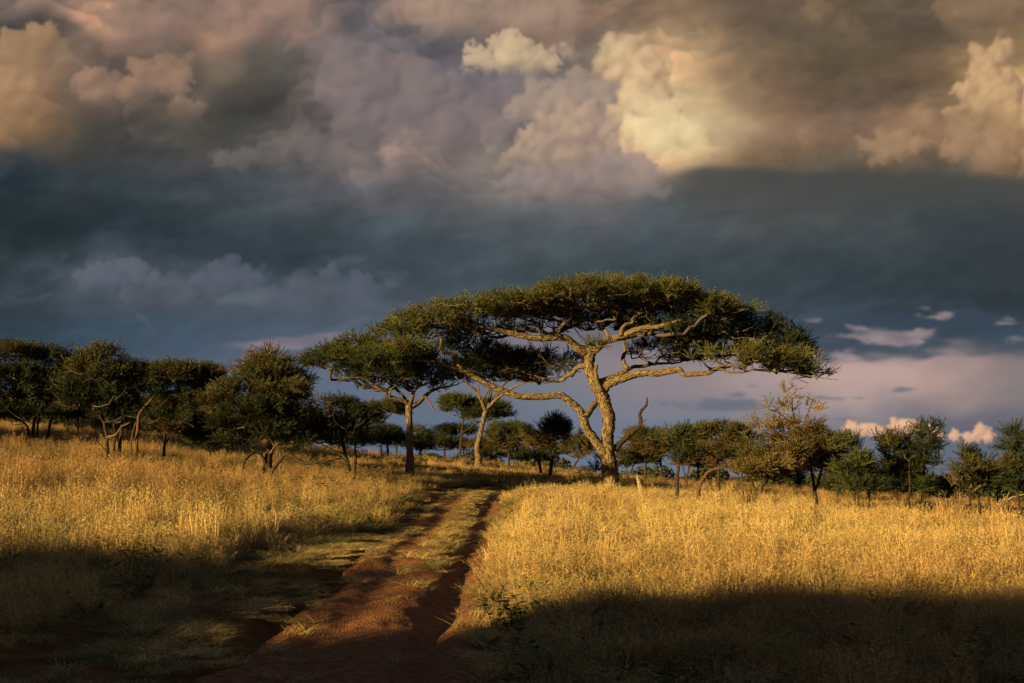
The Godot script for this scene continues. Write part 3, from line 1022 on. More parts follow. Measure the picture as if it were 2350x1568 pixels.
	make_tree("umbrella_thorn_tree", "flat topped thorn tree with a straight reddish trunk left of the track end", "", [1, 785, 1376],
		[
			[1, 0.0, 0.0, [785, 1380, 58], [787, 1290, 50], [786, 1200, 46], [784, 1110, 44], [780, 1020, 42], [778, 960, 44], [782, 920, 42]],
			[1, 0.0, 1.2, [776, 935, 34], [750, 912, 28], [700, 898, 24], [655, 885, 24], [620, 855, 22], [580, 822, 20], [540, 800, 18], [500, 772, 14], [430, 765, 10], [370, 760, 6]],
			[1, 0.5, 0.4, [655, 885, 12], [660, 840, 12], [652, 790, 10], [640, 760, 6]],
			[1, 0.0, -0.5, [785, 930, 34], [800, 885, 28], [810, 850, 20], [835, 820, 16], [860, 780, 12], [850, 720, 7]],
			[1, 0.0, -1.0, [795, 950, 34], [835, 930, 30], [870, 892, 26], [920, 850, 20], [980, 828, 16], [1060, 815, 10], [1100, 800, 5]],
			[1, 0.4, 0.4, [885, 885, 16], [905, 915, 13], [925, 940, 11], [935, 965, 8], [955, 975, 4]],
			[1, 0.0, -1.5, [770, 915, 22], [730, 870, 20], [690, 830, 16], [640, 790, 12], [590, 760, 8]],
		],
		[
			[1, 250, 640, 170, 60, 0.5, 1.1, "green"], [1, 360, 620, 200, 90, 0.0, 1.2, "green"], [1, 480, 560, 170, 90, -0.5, 1.2, "green"], [1, 560, 660, 250, 120, 1.2, 1.0, "green"], [1, 420, 700, 200, 60, 0.4, 1.1, "deep"], [1, 760, 690, 260, 110, -0.5, 1.2, "deep"],
			[1, 680, 740, 220, 60, 0.8, 1.0, "deep"], [1, 930, 740, 200, 85, -0.8, 1.2, "deep"], [1, 1040, 760, 130, 55, -1.0, 1.2, "deep"], [1, 640, 580, 190, 70, -0.8, 1.2], [1, 800, 620, 200, 60, -1.0, 1.2, "deep"], [1, 150, 655, 80, 24, 0.0, 1.2, "green"], [1, 420, 750, 150, 44, 0.2, 1.0, "deep", 0.6], [1, 620, 800, 190, 50, 0.0, 1.0, "deep", 0.5], [1, 920, 800, 150, 46, -0.8, 1.0, "deep", 0.6],
		], umbrella.merged({"bark": "bark", "sprig": 0.72, "fine": false}, true))
	make_tree("umbrella_thorn_tree", "slim pale barked thorn tree with upswept limbs under the big canopy", "", [1, 1222, 1332],
		[
			[1, 0.0, 0.0, [1222, 1335, 48], [1222, 1270, 40], [1215, 1210, 36], [1228, 1150, 32], [1242, 1090, 30], [1256, 1030, 30], [1272, 975, 32]],
			[1, 0.0, 0.6, [1268, 985, 26], [1250, 930, 22], [1228, 885, 20], [1205, 845, 18], [1165, 815, 14], [1130, 790, 10], [1100, 765, 5]],
			[1, 0.0, -0.4, [1272, 980, 26], [1290, 920, 22], [1302, 860, 20], [1308, 810, 16], [1325, 770, 12], [1345, 735, 8], [1335, 700, 4]],
			[1, 0.2, 1.0, [1280, 960, 20], [1330, 910, 18], [1390, 862, 16], [1450, 825, 13], [1510, 800, 9], [1565, 798, 5]],
			[1, 0.0, -0.8, [1285, 950, 20], [1340, 880, 18], [1385, 805, 14], [1440, 765, 11], [1490, 735, 7], [1525, 715, 4]],
			[1, 0.3, 0.5, [1236, 900, 14], [1225, 850, 12], [1220, 800, 9], [1240, 760, 5]],
			[1, 0.3, 0.2, [1245, 910, 12], [1275, 860, 11], [1290, 835, 7]],
		],
		[
			[1, 1200, 700, 170, 70, 0.0, 1.2, "deep", 0.9], [1, 1330, 690, 190, 70, -0.8, 1.2, "deep", 0.9], [1, 1480, 710, 170, 65, -0.5, 1.2, "deep", 0.9], [1, 1400, 640, 230, 60, -1.2, 1.2, "deep", 0.8], [1, 1560, 770, 70, 30, 0.3, 1.2, "deep", 0.8],
		], umbrella.merged({"bark": "bark", "sprig": 0.7, "fine": false}, true))

	# ---- the dark grove on the left
	var bush := {"kind": 0, "sprig": 0.72, "leaf": "olive", "bark": "dark_bark", "flat": 1.0, "whisker": true, "droop": 0.0, "dense": 1.4, "big": 1.16, "most": 0.04}
	var grove := "trees of the dark grove left of the track"
	make_tree("thorn_tree", "broad dark many stemmed tree cut off by the left edge of the photo", grove, [3, 235, 850],
		[
			[3, 0, 0, [235, 855, 30], [238, 780, 28], [240, 700, 24], [262, 600, 18], [240, 480, 10]], [3, 0.3, 0.6, [268, 845, 18], [268, 760, 16], [270, 680, 14], [300, 580, 8]], [3, -0.4, -0.6, [340, 840, 22], [345, 760, 20], [360, 680, 16], [400, 580, 8]],
			[3, 0.3, 0.8, [210, 840, 16], [204, 740, 16], [180, 690, 14], [110, 640, 8]], [3, 0.5, 1.0, [540, 780, 9], [480, 772, 10], [420, 765, 11], [385, 770, 8]],
		],
		[
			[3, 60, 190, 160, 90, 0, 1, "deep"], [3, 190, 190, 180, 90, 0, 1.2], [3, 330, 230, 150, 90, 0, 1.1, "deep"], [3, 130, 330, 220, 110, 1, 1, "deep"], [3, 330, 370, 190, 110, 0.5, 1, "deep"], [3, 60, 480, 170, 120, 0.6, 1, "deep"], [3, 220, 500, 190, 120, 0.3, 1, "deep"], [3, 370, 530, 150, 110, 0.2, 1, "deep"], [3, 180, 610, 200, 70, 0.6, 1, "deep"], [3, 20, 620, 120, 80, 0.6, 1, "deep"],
		], bush.merged({"stems": [1, 2, 3]}))
	make_tree("thorn_tree", "ragged crowned tree with a thin crooked trunk and pale side limb in the left grove", grove, [3, 752, 1034],
		[
			[3, 0, 0, [752, 1040, 34], [765, 960, 30], [768, 880, 28], [766, 800, 26], [752, 720, 22], [738, 650, 18], [710, 580, 12], [690, 480, 8]], [3, 0.1, 0.5, [768, 788, 18], [800, 778, 15], [835, 765, 13], [865, 715, 10], [895, 700, 7], [925, 684, 4]],
			[3, 0, -0.3, [750, 680, 18], [830, 670, 16], [880, 630, 14], [930, 560, 11], [1000, 500, 7]], [3, 0, 0.4, [740, 680, 16], [690, 600, 12], [640, 560, 8]], [3, 0.3, 0.5, [770, 900, 8], [720, 840, 7], [680, 800, 6], [645, 795, 3]], [3, 0, 0, [690, 480, 9], [710, 420, 8], [745, 380, 4]],
		],
		[
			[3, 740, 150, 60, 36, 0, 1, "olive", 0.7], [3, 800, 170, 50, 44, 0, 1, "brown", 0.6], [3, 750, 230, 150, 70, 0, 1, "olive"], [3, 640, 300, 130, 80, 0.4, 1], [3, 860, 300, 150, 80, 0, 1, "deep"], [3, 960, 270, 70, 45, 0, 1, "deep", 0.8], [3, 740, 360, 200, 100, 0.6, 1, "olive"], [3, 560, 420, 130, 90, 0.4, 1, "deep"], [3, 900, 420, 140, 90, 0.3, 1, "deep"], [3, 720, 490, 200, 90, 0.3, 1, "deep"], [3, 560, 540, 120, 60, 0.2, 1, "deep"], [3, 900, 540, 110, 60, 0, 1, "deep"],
		], bush.merged({"dead": [1], "tip": 0.01}))
	make_tree("thorn_tree", "tree with a sunlit reddish trunk base behind the ragged tree of the left grove", grove, [3, 965, 1005],
		[[3, 0, 0, [965, 1010, 32], [968, 930, 28], [978, 850, 26], [985, 740, 22], [1000, 620, 18], [1080, 520, 12], [1160, 420, 8]], [3, 0, -0.5, [985, 740, 14], [1060, 620, 12], [1200, 520, 9], [1350, 450, 6]], [3, 0, 0.3, [945, 920, 12], [938, 840, 12], [950, 760, 10], [975, 680, 7]]],
		[[3, 1120, 300, 110, 40, 0, 1], [3, 1180, 330, 160, 60, 0, 1.2], [3, 1330, 310, 170, 50, -0.6, 1.2], [3, 1480, 330, 160, 50, -0.8, 1.2], [3, 1590, 345, 100, 44, -0.8, 1.2], [3, 1120, 420, 170, 80, 0, 1, "deep"], [3, 1300, 400, 190, 80, -0.5, 1, "deep"], [3, 1480, 410, 140, 60, -0.8, 1, "deep"], [3, 1260, 490, 170, 60, -0.5, 1, "deep"]],
		bush.merged({"bark": "red_bark", "stems": [2], "flat": 1.0, "farther": 2.0}, true))
	make_tree("thorn_tree", "leaning twin trunked dark tree in the middle of the left grove", grove, [3, 850, 940],
		[[3, 0, 0, [850, 945, 30], [858, 850, 26], [868, 760, 24], [880, 680, 16], [920, 600, 10]], [3, 0, 0.4, [822, 940, 24], [818, 850, 22], [826, 770, 16], [810, 680, 10]]],
		[[3, 900, 590, 130, 70, 0, 1, "deep"], [3, 1010, 620, 120, 60, 0, 1, "deep"], [3, 800, 610, 110, 60, 0, 1, "deep"], [3, 940, 660, 120, 40, 0, 1, "deep", 0.7]], bush.merged({"stems": [1]}))
	make_tree("thorn_tree", "small thin trunked tree standing alone in the gap of the left grove", grove, [3, 1168, 975],
		[[3, 0, 0, [1168, 978, 30], [1174, 900, 26], [1182, 830, 22], [1186, 760, 16], [1180, 680, 10], [1160, 600, 6]], [3, 0, 0.3, [1186, 830, 10], [1215, 792, 9], [1250, 765, 6], [1290, 740, 3]], [3, 0, -0.3, [1178, 850, 9], [1140, 800, 8], [1100, 760, 4]]],
		[[3, 1180, 560, 150, 70, 0, 1, "olive"], [3, 1080, 560, 90, 60, 0, 1, "olive"], [3, 1180, 640, 150, 70, 0.2, 1, "deep"], [3, 1290, 600, 100, 70, 0, 1, "deep"], [3, 1220, 715, 110, 40, 0.2, 1, "brown", 0.5], [3, 1110, 690, 90, 50, 0, 1, "deep"]], bush)
	make_tree("thorn_tree", "low dark bushy tree left of the arched limbs in the left grove", grove, [3, 1545, 955],
		[[3, 0, 0, [1545, 960, 18], [1535, 880, 16], [1525, 790, 14], [1500, 700, 8]], [3, 0, 0.3, [1520, 940, 12], [1490, 850, 10], [1470, 770, 6]]],
		[[3, 1500, 650, 170, 80, 0, 1, "deep"], [3, 1420, 690, 120, 70, 0, 1, "deep"], [3, 1540, 760, 150, 80, 0.3, 1, "deep"], [3, 1440, 800, 100, 45, 0.2, 1, "deep"], [3, 1590, 850, 100, 50, 0.4, 1, "deep", 0.7]], bush.merged({"stems": [1]}))
	make_tree("thorn_tree", "peaked tree on a thick short trunk with two arched limbs near the ground", grove, [3, 1922, 1084],
		[
			[3, 0, 0, [1922, 1090, 78], [1922, 1030, 66], [1924, 960, 50], [1932, 880, 40], [1945, 780, 32], [1950, 640, 22], [1940, 500, 14], [1925, 360, 8]], [3, 0.1, 0.8, [1905, 975, 26], [1872, 912, 24], [1825, 892, 22], [1788, 915, 20], [1758, 950, 18], [1742, 1000, 16], [1738, 1045, 12]], [3, 0.1, 1.0, [1945, 1030, 30], [1985, 985, 26], [2030, 925, 24], [2065, 908, 22], [2105, 928, 20], [2150, 962, 20], [2200, 976, 18], [2260, 970, 16], [2310, 950, 12], [2355, 930, 7]],
			[3, 0.2, 0.6, [1940, 900, 22], [1968, 850, 15], [1945, 815, 12], [1928, 790, 9], [1905, 768, 4]], [3, 0.3, 0.5, [1965, 850, 12], [1985, 835, 9], [2000, 818, 4]], [3, 0.3, 0.6, [1930, 785, 6], [1870, 778, 5], [1810, 776, 3]], [3, 0, -0.5, [1945, 780, 20], [2020, 680, 16], [2090, 560, 10], [2140, 440, 6]], [3, 0, 0.5, [1935, 800, 20], [1850, 700, 16], [1740, 620, 11], [1640, 570, 6]],
		],
		[
			[3, 1960, 165, 60, 40, 0, 1, "tan", 0.3], [3, 1870, 200, 110, 36, 0, 1, "brown", 0.3], [3, 1980, 230, 110, 40, 0, 1, "brown", 0.4], [3, 1760, 270, 100, 30, 0, 1, "brown", 0.3], [3, 1900, 290, 170, 50, 0, 1, "olive", 0.7], [3, 2040, 310, 120, 50, 0, 1, "olive", 0.8], [3, 1940, 360, 190, 60, 0.2, 1, "olive"], [3, 2110, 380, 140, 60, 0, 1, "deep", 0.9], [3, 1790, 450, 190, 70, 0.4, 1, "olive"], [3, 1980, 460, 200, 80, 0.4, 1, "olive"], [3, 2130, 480, 120, 70, 0, 1, "deep"],
			[3, 1640, 540, 190, 90, 0.2, 1, "olive"], [3, 1800, 600, 220, 100, 0.6, 1, "deep"], [3, 2010, 600, 190, 100, 0.3, 1, "deep"], [3, 1640, 680, 200, 90, 0.2, 1, "deep"], [3, 1850, 720, 190, 80, 0.2, 1, "deep"], [3, 2040, 720, 150, 80, 0.2, 1, "deep"], [3, 1700, 800, 140, 60, 0.2, 1, "deep"], [3, 2100, 820, 110, 50, 0.3, 1, "deep", 0.5],
		], bush.merged({"dead": [3, 4, 5], "fine": true}))
	make_tree("thorn_tree", "rounded dark tree on two slim trunks just left of the straight reddish trunk", grove, [1, 392, 1432],
		[
			[1, 0, 0, [392, 1436, 36], [394, 1370, 34], [386, 1300, 30], [368, 1240, 24], [355, 1150, 16], [360, 1050, 8]], [1, 0.1, 0, [428, 1420, 18], [434, 1340, 18], [440, 1270, 16], [436, 1180, 12], [440, 1080, 6]], [1, 0.3, 0.9, [388, 1290, 10], [340, 1248, 9], [285, 1220, 8], [210, 1182, 7], [150, 1162, 5], [95, 1152, 3]], [1, 0.6, 0.8, [205, 1182, 5], [240, 1172, 4], [272, 1164, 3]], [1, 0.2, 0.5, [384, 1290, 12], [345, 1278, 11], [280, 1292, 10], [180, 1312, 8], [110, 1305, 5]],
		],
		[
			[1, 300, 930, 80, 40, 0, 1, "deep", 0.7], [1, 390, 950, 90, 60, 0, 1, "deep", 0.9], [1, 240, 1000, 100, 70, 0.3, 1, "brown", 0.7], [1, 350, 1050, 140, 90, 0.2, 1, "deep"], [1, 450, 1050, 100, 100, 0, 1, "deep"], [1, 240, 1120, 120, 90, 0.2, 1, "deep"], [1, 380, 1160, 140, 90, 0.2, 1, "deep"], [1, 480, 1160, 80, 90, 0, 1, "deep"], [1, 130, 1000, 60, 90, 0.7, 1, "brown", 0.5], [1, 120, 1090, 50, 70, 0.7, 1, "brown", 0.5], [1, 180, 900, 60, 40, 0.4, 1, "brown", 0.4],
		], bush.merged({"stems": [1], "dead": [2, 3], "farther": 5.0}))

	# ---- smaller trees behind, between the grove and the big tree
	var mid := "small trees in the middle distance behind the trunks"
	make_tree("acacia_tree", "small pale flat topped acacia in the gap left of the straight reddish trunk", mid, [1, 600, 1222],
		[[1, 0, 0, [600, 1226, 18], [596, 1160, 15], [602, 1080, 12], [640, 1010, 8]], [1, 0, 0, [600, 1100, 10], [570, 1040, 8], [550, 1000, 5]]],
		[[1, 560, 950, 100, 36, 0, 1.2, "olive"], [1, 650, 950, 100, 34, 0, 1.2, "olive"], [1, 710, 975, 60, 30, 0, 1.2, "olive"], [1, 550, 1010, 70, 40, 0, 1, "olive", 0.7]], bush.merged({"flat": 1.0, "farther": 10.0, "sprig": 0.8}, true))
	make_tree("acacia_tree", "dark rounded bush tree below the small pale flat topped acacia", mid, [1, 645, 1232],
		[[1, 0, 0, [645, 1235, 16], [640, 1180, 14], [630, 1130, 8]]], [[1, 610, 1110, 90, 50, 0, 1, "deep"], [1, 680, 1120, 70, 50, 0, 1, "deep"], [1, 640, 1160, 100, 40, 0, 1, "deep"]], bush.merged({"farther": 4.0}))
	make_tree("acacia_tree", "dark narrow bush tree directly behind the straight reddish trunk on its right", mid, [1, 855, 1240],
		[[1, 0, 0, [855, 1245, 14], [850, 1190, 12], [845, 1130, 8]]], [[1, 845, 1090, 40, 40, 0, 1, "olive"], [1, 860, 1150, 60, 50, 0, 1, "deep"], [1, 880, 1200, 50, 40, 0, 1, "deep"]], bush.merged({"farther": 4.0}))
	make_tree("acacia_tree", "green flat topped acacia behind the slim pale barked tree", mid, [1, 1105, 1332],
		[[1, 0, 0, [1104, 1336, 16], [1106, 1260, 15], [1110, 1180, 14], [1120, 1090, 12], [1130, 1010, 8]], [1, 0, 0, [1112, 1120, 10], [1220, 1050, 8], [1330, 990, 5]], [1, 0, 0, [1142, 1310, 12], [1142, 1250, 10], [1150, 1180, 7]]],
		[[1, 1110, 920, 110, 34, 0, 1.2, "green"], [1, 1080, 970, 90, 45, 0, 1.2, "green"], [1, 1220, 940, 110, 44, 0, 1.2, "green"], [1, 1340, 955, 90, 34, 0, 1.2, "deep"], [1, 1200, 1000, 120, 40, 0, 1.2, "deep"], [1, 1370, 990, 60, 26, 0, 1.2, "deep"]], bush.merged({"flat": 1.0, "farther": 16.0, "stems": [2], "sprig": 0.75}, true))
	make_tree("acacia_tree", "wide dark thicket of a tree below the green flat topped acacia", mid, [1, 1010, 1290],
		[[1, 0, 0, [1010, 1295, 14], [1005, 1230, 13], [1010, 1160, 8]], [1, 0, 0, [1100, 1300, 12], [1105, 1230, 11], [1110, 1150, 7]]], [[1, 940, 1140, 70, 50, 0, 1, "olive"], [1, 1040, 1100, 110, 50, 0, 1, "deep"], [1, 1140, 1120, 90, 60, 0, 1, "deep"], [1, 1000, 1190, 120, 50, 0, 1, "deep"], [1, 1120, 1200, 110, 50, 0, 1, "brown", 0.8]], bush.merged({"stems": [1], "farther": 12.0}))
	make_tree("acacia_tree", "olive round tree on a single thin trunk between the pale tree and the big trunk", mid, [1, 1416, 1350],
		[[1, 0, 0, [1416, 1355, 17], [1417, 1290, 15], [1416, 1220, 12], [1400, 1140, 8]], [1, 0, 0, [1416, 1240, 8], [1470, 1170, 5]]],
		[[1, 1400, 1085, 120, 38, 0, 1.1, "green"], [1, 1460, 1110, 70, 40, 0, 1, "green"], [1, 1320, 1130, 60, 60, 0, 1, "olive"], [1, 1400, 1160, 120, 50, 0, 1, "olive"], [1, 1330, 1210, 60, 40, 0, 1, "brown", 0.8], [1, 1460, 1200, 60, 40, 0, 1, "olive", 0.8]], bush)
	make_tree("acacia_tree", "brownish half bare tree forked low just left of the big trunk", mid, [1, 1680, 1388],
		[[1, 0, 0, [1680, 1392, 24], [1688, 1330, 20], [1694, 1290, 14], [1702, 1220, 10], [1690, 1120, 6]], [1, 0, 0, [1622, 1372, 20], [1612, 1310, 17], [1585, 1240, 12], [1560, 1190, 9], [1535, 1160, 5]], [1, 0, 0.2, [1690, 1310, 12], [1668, 1262, 10], [1660, 1200, 6]]],
		[[1, 1690, 1020, 50, 36, 0, 1, "brown", 0.5], [1, 1680, 1070, 100, 50, 0, 1, "brown", 0.8], [1, 1600, 1120, 80, 60, 0, 1, "brown", 0.7], [1, 1740, 1110, 90, 60, 0, 1, "olive"], [1, 1670, 1160, 120, 60, 0, 1, "brown", 0.9], [1, 1790, 1140, 60, 60, 0, 1, "deep"], [1, 1590, 1200, 60, 50, 0, 1, "brown", 0.5]], bush.merged({"stems": [1], "tip": 0.01}))
	make_tree("acacia_tree", "low brownish tree with a slanting thin trunk touching the big trunk on its left", mid, [2, 256, 1352],
		[[2, 0, 0, [256, 1356, 16], [270, 1320, 13], [298, 1280, 10], [330, 1240, 6]]], [[2, 310, 1160, 80, 36, 0, 1, "olive"], [2, 260, 1220, 70, 50, 0, 1, "brown", 0.8], [2, 370, 1200, 60, 50, 0, 1, "olive"], [2, 320, 1250, 70, 40, 0, 1, "brown", 0.6]], bush)
	make_tree("acacia_tree", "twiggy brown shrub growing against the left foot of the big trunk", mid, [2, 410, 1385],
		[[2, 0, 0, [410, 1390, 9], [405, 1340, 8], [415, 1290, 5]], [2, 0, 0, [400, 1390, 7], [385, 1340, 5], [370, 1310, 3]]], [[2, 410, 1300, 50, 50, 0, 1, "brown", 0.5], [2, 400, 1350, 50, 40, 0, 1, "brown", 0.5]], bush.merged({"stems": [1], "farther": 3.0}))

	# ---- the row on the right
	var row := "bush trees of the row right of the big tree"
	bush.hidden = 0.5
	make_tree("bush_tree", "grey green shrub right behind the foot of the big trunk", row, [2, 610, 1372],
		[[2, 0, 0, [610, 1376, 10], [600, 1330, 9], [590, 1280, 6]], [2, 0, 0, [625, 1370, 9], [650, 1310, 8], [680, 1260, 5]]], [[2, 590, 1260, 60, 50, 0, 1, "olive", 0.7], [2, 650, 1290, 70, 44, 0, 1, "deep", 0.6], [2, 600, 1320, 50, 40, 0, 1, "olive", 0.5]], bush.merged({"stems": [1]}))
	make_tree("bush_tree", "brown crowned bush tree behind the pale broken stump", row, [2, 722, 1388],
		[[2, 0, 0, [722, 1392, 18], [720, 1330, 16], [722, 1260, 12], [740, 1180, 7]], [2, 0, 0, [722, 1290, 9], [680, 1220, 6]]],
		[[2, 740, 1120, 110, 36, 0, 1.1, "olive"], [2, 660, 1150, 60, 44, 0, 1, "brown"], [2, 660, 1210, 80, 44, 0, 1, "brown"], [2, 780, 1180, 80, 50, 0, 1, "brown"], [2, 730, 1240, 90, 36, 0, 1, "brown", 0.8]], bush.merged({"farther": 4.0}))
	make_tree("bush_tree", "dark green flat crowned tree on a straight black trunk left of the bent dead trunk", row, [2, 922, 1530],
		[[2, 0, 0, [922, 1535, 26], [923, 1460, 23], [926, 1380, 21], [936, 1290, 18], [915, 1240, 14], [885, 1200, 10], [850, 1170, 6]], [2, 0, 0, [934, 1310, 12], [960, 1240, 9], [970, 1160, 5]]],
		[[2, 880, 1110, 110, 30, 0, 1.1, "green"], [2, 960, 1110, 60, 40, 0, 1, "green"], [2, 820, 1140, 80, 30, 0, 1.1, "deep"], [2, 920, 1160, 90, 44, 0, 1, "deep"], [2, 980, 1210, 50, 60, 0, 1, "deep"], [2, 910, 1260, 60, 50, 0, 1, "deep", 0.7]], bush)
	make_tree("bush_tree", "small forked tree far back between the black trunk and the bent dead trunk", row, [2, 982, 1438],
		[[2, 0, 0, [982, 1442, 15], [985, 1400, 13], [1000, 1340, 9], [1010, 1280, 5]], [2, 0, 0, [982, 1420, 10], [970, 1370, 8], [960, 1310, 4]]], [[2, 1000, 1270, 60, 40, 0, 1, "olive"], [2, 960, 1300, 50, 40, 0, 1, "brown"]], bush.merged({"farther": 6.0, "stems": [1]}))
	make_tree("bush_tree", "round olive crowned tree with dark wisps on top behind the bent dead trunk", row, [2, 1185, 1468],
		[[2, 0, 0, [1185, 1472, 19], [1188, 1400, 17], [1185, 1320, 14], [1170, 1240, 10], [1180, 1150, 6]], [2, 0, 0, [1186, 1340, 10], [1130, 1300, 9], [1105, 1240, 6]], [2, 0, 0, [1180, 1300, 9], [1240, 1230, 6]]],
		[[2, 1190, 1050, 45, 26, 0, 1, "deep", 0.3], [2, 1130, 1090, 80, 40, 0, 1, "olive"], [2, 1220, 1090, 100, 40, 0, 1, "olive"], [2, 1070, 1150, 80, 60, 0, 1, "olive"], [2, 1200, 1150, 120, 60, 0, 1, "brown"], [2, 1290, 1160, 60, 60, 0, 1, "olive"], [2, 1100, 1230, 110, 50, 0, 1, "brown"], [2, 1240, 1240, 110, 50, 0, 1, "olive"], [2, 1160, 1290, 90, 30, 0, 1, "brown", 0.6]], bush.merged({"kind": 1, "sprig": 0.62}, true))
	make_tree("bush_tree", "yellow brown tree on a thick trunk leaning to the right", row, [2, 1408, 1568],
		[[2, 0, 0, [1408, 1575, 44], [1425, 1530, 40], [1452, 1478, 36], [1480, 1420, 32], [1500, 1370, 24], [1530, 1300, 14], [1560, 1220, 7]], [2, 0, 0.3, [1440, 1500, 14], [1408, 1450, 12], [1392, 1400, 8], [1400, 1320, 5]], [2, 0, 0.3, [1490, 1400, 16], [1450, 1320, 11], [1420, 1240, 6]]],
		[[2, 1440, 1180, 90, 30, 0, 1, "olive", 0.8], [2, 1400, 1250, 100, 60, 0, 1, "olive"], [2, 1530, 1230, 130, 60, 0, 1, "brown"], [2, 1640, 1240, 90, 60, 0, 1, "olive"], [2, 1440, 1330, 110, 50, 0.3, 1, "brown"], [2, 1570, 1310, 120, 50, 0.4, 1, "tan", 0.8], [2, 1660, 1330, 80, 50, 0, 1, "brown"], [2, 1360, 1110, 60, 14, 0, 1, "deep", 0.4]], bush.merged({"kind": 1, "sprig": 0.62}, true))
	make_tree("bush_tree", "tall feathery half bare tree on a dark Y shaped trunk in the right row", row, [2, 1808, 1562],
		[[2, 0, 0, [1808, 1568, 30], [1804, 1520, 26], [1798, 1470, 22], [1790, 1410, 18], [1782, 1350, 16], [1770, 1270, 14], [1735, 1180, 12], [1690, 1090, 10], [1665, 1000, 7], [1655, 900, 4]], [2, 0, 0.2, [1802, 1490, 20], [1822, 1440, 18], [1836, 1390, 16], [1842, 1330, 12], [1850, 1250, 8]], [2, 0, 0, [1710, 1130, 9], [1750, 1010, 7], [1790, 900, 4]], [2, 0, 0, [1700, 1100, 8], [1600, 1010, 6], [1500, 960, 3]]],
		[
			[2, 1640, 840, 110, 60, 0, 1, "tan", 0.10], [2, 1740, 870, 90, 80, 0, 1, "tan", 0.10], [2, 1560, 920, 90, 60, 0, 1, "tan", 0.12], [2, 1690, 960, 130, 60, 0, 1, "tan", 0.14], [2, 1540, 1040, 110, 40, 0, 1, "tan", 0.2], [2, 1690, 1050, 130, 50, 0, 1, "brown", 0.35], [2, 1480, 1070, 60, 24, 0, 1, "tan", 0.2],
			[2, 1680, 1150, 150, 50, 0, 1, "brown", 0.9], [2, 1800, 1120, 70, 50, 0, 1, "olive"], [2, 1650, 1230, 150, 60, 0.2, 1, "brown"], [2, 1800, 1210, 120, 60, 0.2, 1, "olive"], [2, 1740, 1300, 130, 50, 0.2, 1, "brown"], [2, 1860, 1300, 80, 60, 0, 1, "brown"],
		], bush.merged({"tip": 0.0055, "most": 0.022, "twigs": 16.0, "step": 0.22, "twig_bark": "pale_twig", "stems": [1]}, true))
	make_tree("bush_tree", "green crowned tree behind and right of the feathery tree", row, [4, 1010, 985],
		[[4, 0, 0, [1010, 990, 14], [1015, 880, 12], [1030, 760, 9], [1060, 640, 6]]], [[4, 1000, 570, 80, 40, 0, 1, "green"], [4, 1090, 575, 90, 44, 0, 1, "green"], [4, 1160, 600, 50, 34, 0, 1, "green"], [4, 980, 640, 90, 50, 0, 1, "olive"], [4, 1080, 640, 80, 30, 0, 1, "deep"], [4, 960, 760, 80, 80, 0, 1, "brown"], [4, 990, 850, 90, 60, 0, 1, "olive", 0.8]], bush)
	make_tree("bush_tree", "round leafy dark green tree left of the pale snag", row, [4, 1138, 1058],
		[[4, 0, 0, [1138, 1062, 16], [1136, 1000, 15], [1132, 920, 12], [1130, 830, 8]], [4, 0, 0, [1165, 1050, 11], [1160, 980, 10], [1165, 890, 6]], [4, 0.3, 0.4, [1130, 860, 6], [1180, 830, 5], [1230, 840, 3]]],
		[[4, 1140, 700, 80, 36, 0, 1, "green"], [4, 1190, 720, 66, 50, 0, 1, "green"], [4, 1080, 740, 70, 50, 0, 1, "green"], [4, 1150, 780, 110, 60, 0, 1, "deep"], [4, 1060, 820, 70, 60, 0, 1, "deep"], [4, 1200, 830, 66, 60, 0, 1, "deep"], [4, 1120, 890, 120, 50, 0, 1, "deep"]], bush.merged({"kind": 3, "stems": [1]}))
	make_tree("bush_tree", "tall dark column of a tree with wispy tips against the peach clouds", row, [4, 1620, 1035],
		[[4, 0, 0, [1620, 1040, 18], [1622, 960, 16], [1628, 860, 14], [1640, 720, 11], [1660, 580, 7]], [4, 0.4, 0.5, [1520, 1050, 20], [1526, 980, 18], [1532, 900, 16], [1530, 840, 15], [1525, 790, 11], [1535, 700, 6]]],
		[[4, 1670, 470, 60, 40, 0, 1, "deep", 0.6], [4, 1730, 500, 44, 30, 0, 1, "deep", 0.35], [4, 1630, 530, 90, 50, 0, 1, "deep"], [4, 1500, 530, 70, 40, 0, 1, "olive", 0.5], [4, 1400, 540, 80, 30, 0, 1, "olive", 0.35], [4, 1440, 590, 90, 60, 0, 1, "olive"], [4, 1570, 620, 120, 80, 0, 1, "deep"], [4, 1670, 620, 60, 80, 0, 1, "deep"], [4, 1480, 690, 110, 80, 0, 1, "deep"], [4, 1620, 730, 110, 90, 0, 1, "deep"], [4, 1520, 800, 130, 80, 0, 1, "deep"], [4, 1660, 830, 80, 70, 0, 1, "deep"], [4, 1580, 890, 140, 50, 0, 1, "deep"]], bush.merged({"tip": 0.01, "stems": [1]}))
	make_tree("bush_tree", "low spreading dark bush left of the tall dark column tree", row, [4, 1380, 960],
		[[4, 0, 0, [1380, 965, 12], [1375, 900, 10], [1370, 830, 6]]], [[4, 1350, 760, 80, 44, 0, 1, "olive"], [4, 1330, 830, 80, 50, 0, 1, "deep"], [4, 1420, 800, 70, 60, 0, 1, "olive"], [4, 1360, 900, 100, 44, 0, 1, "deep"]], bush)
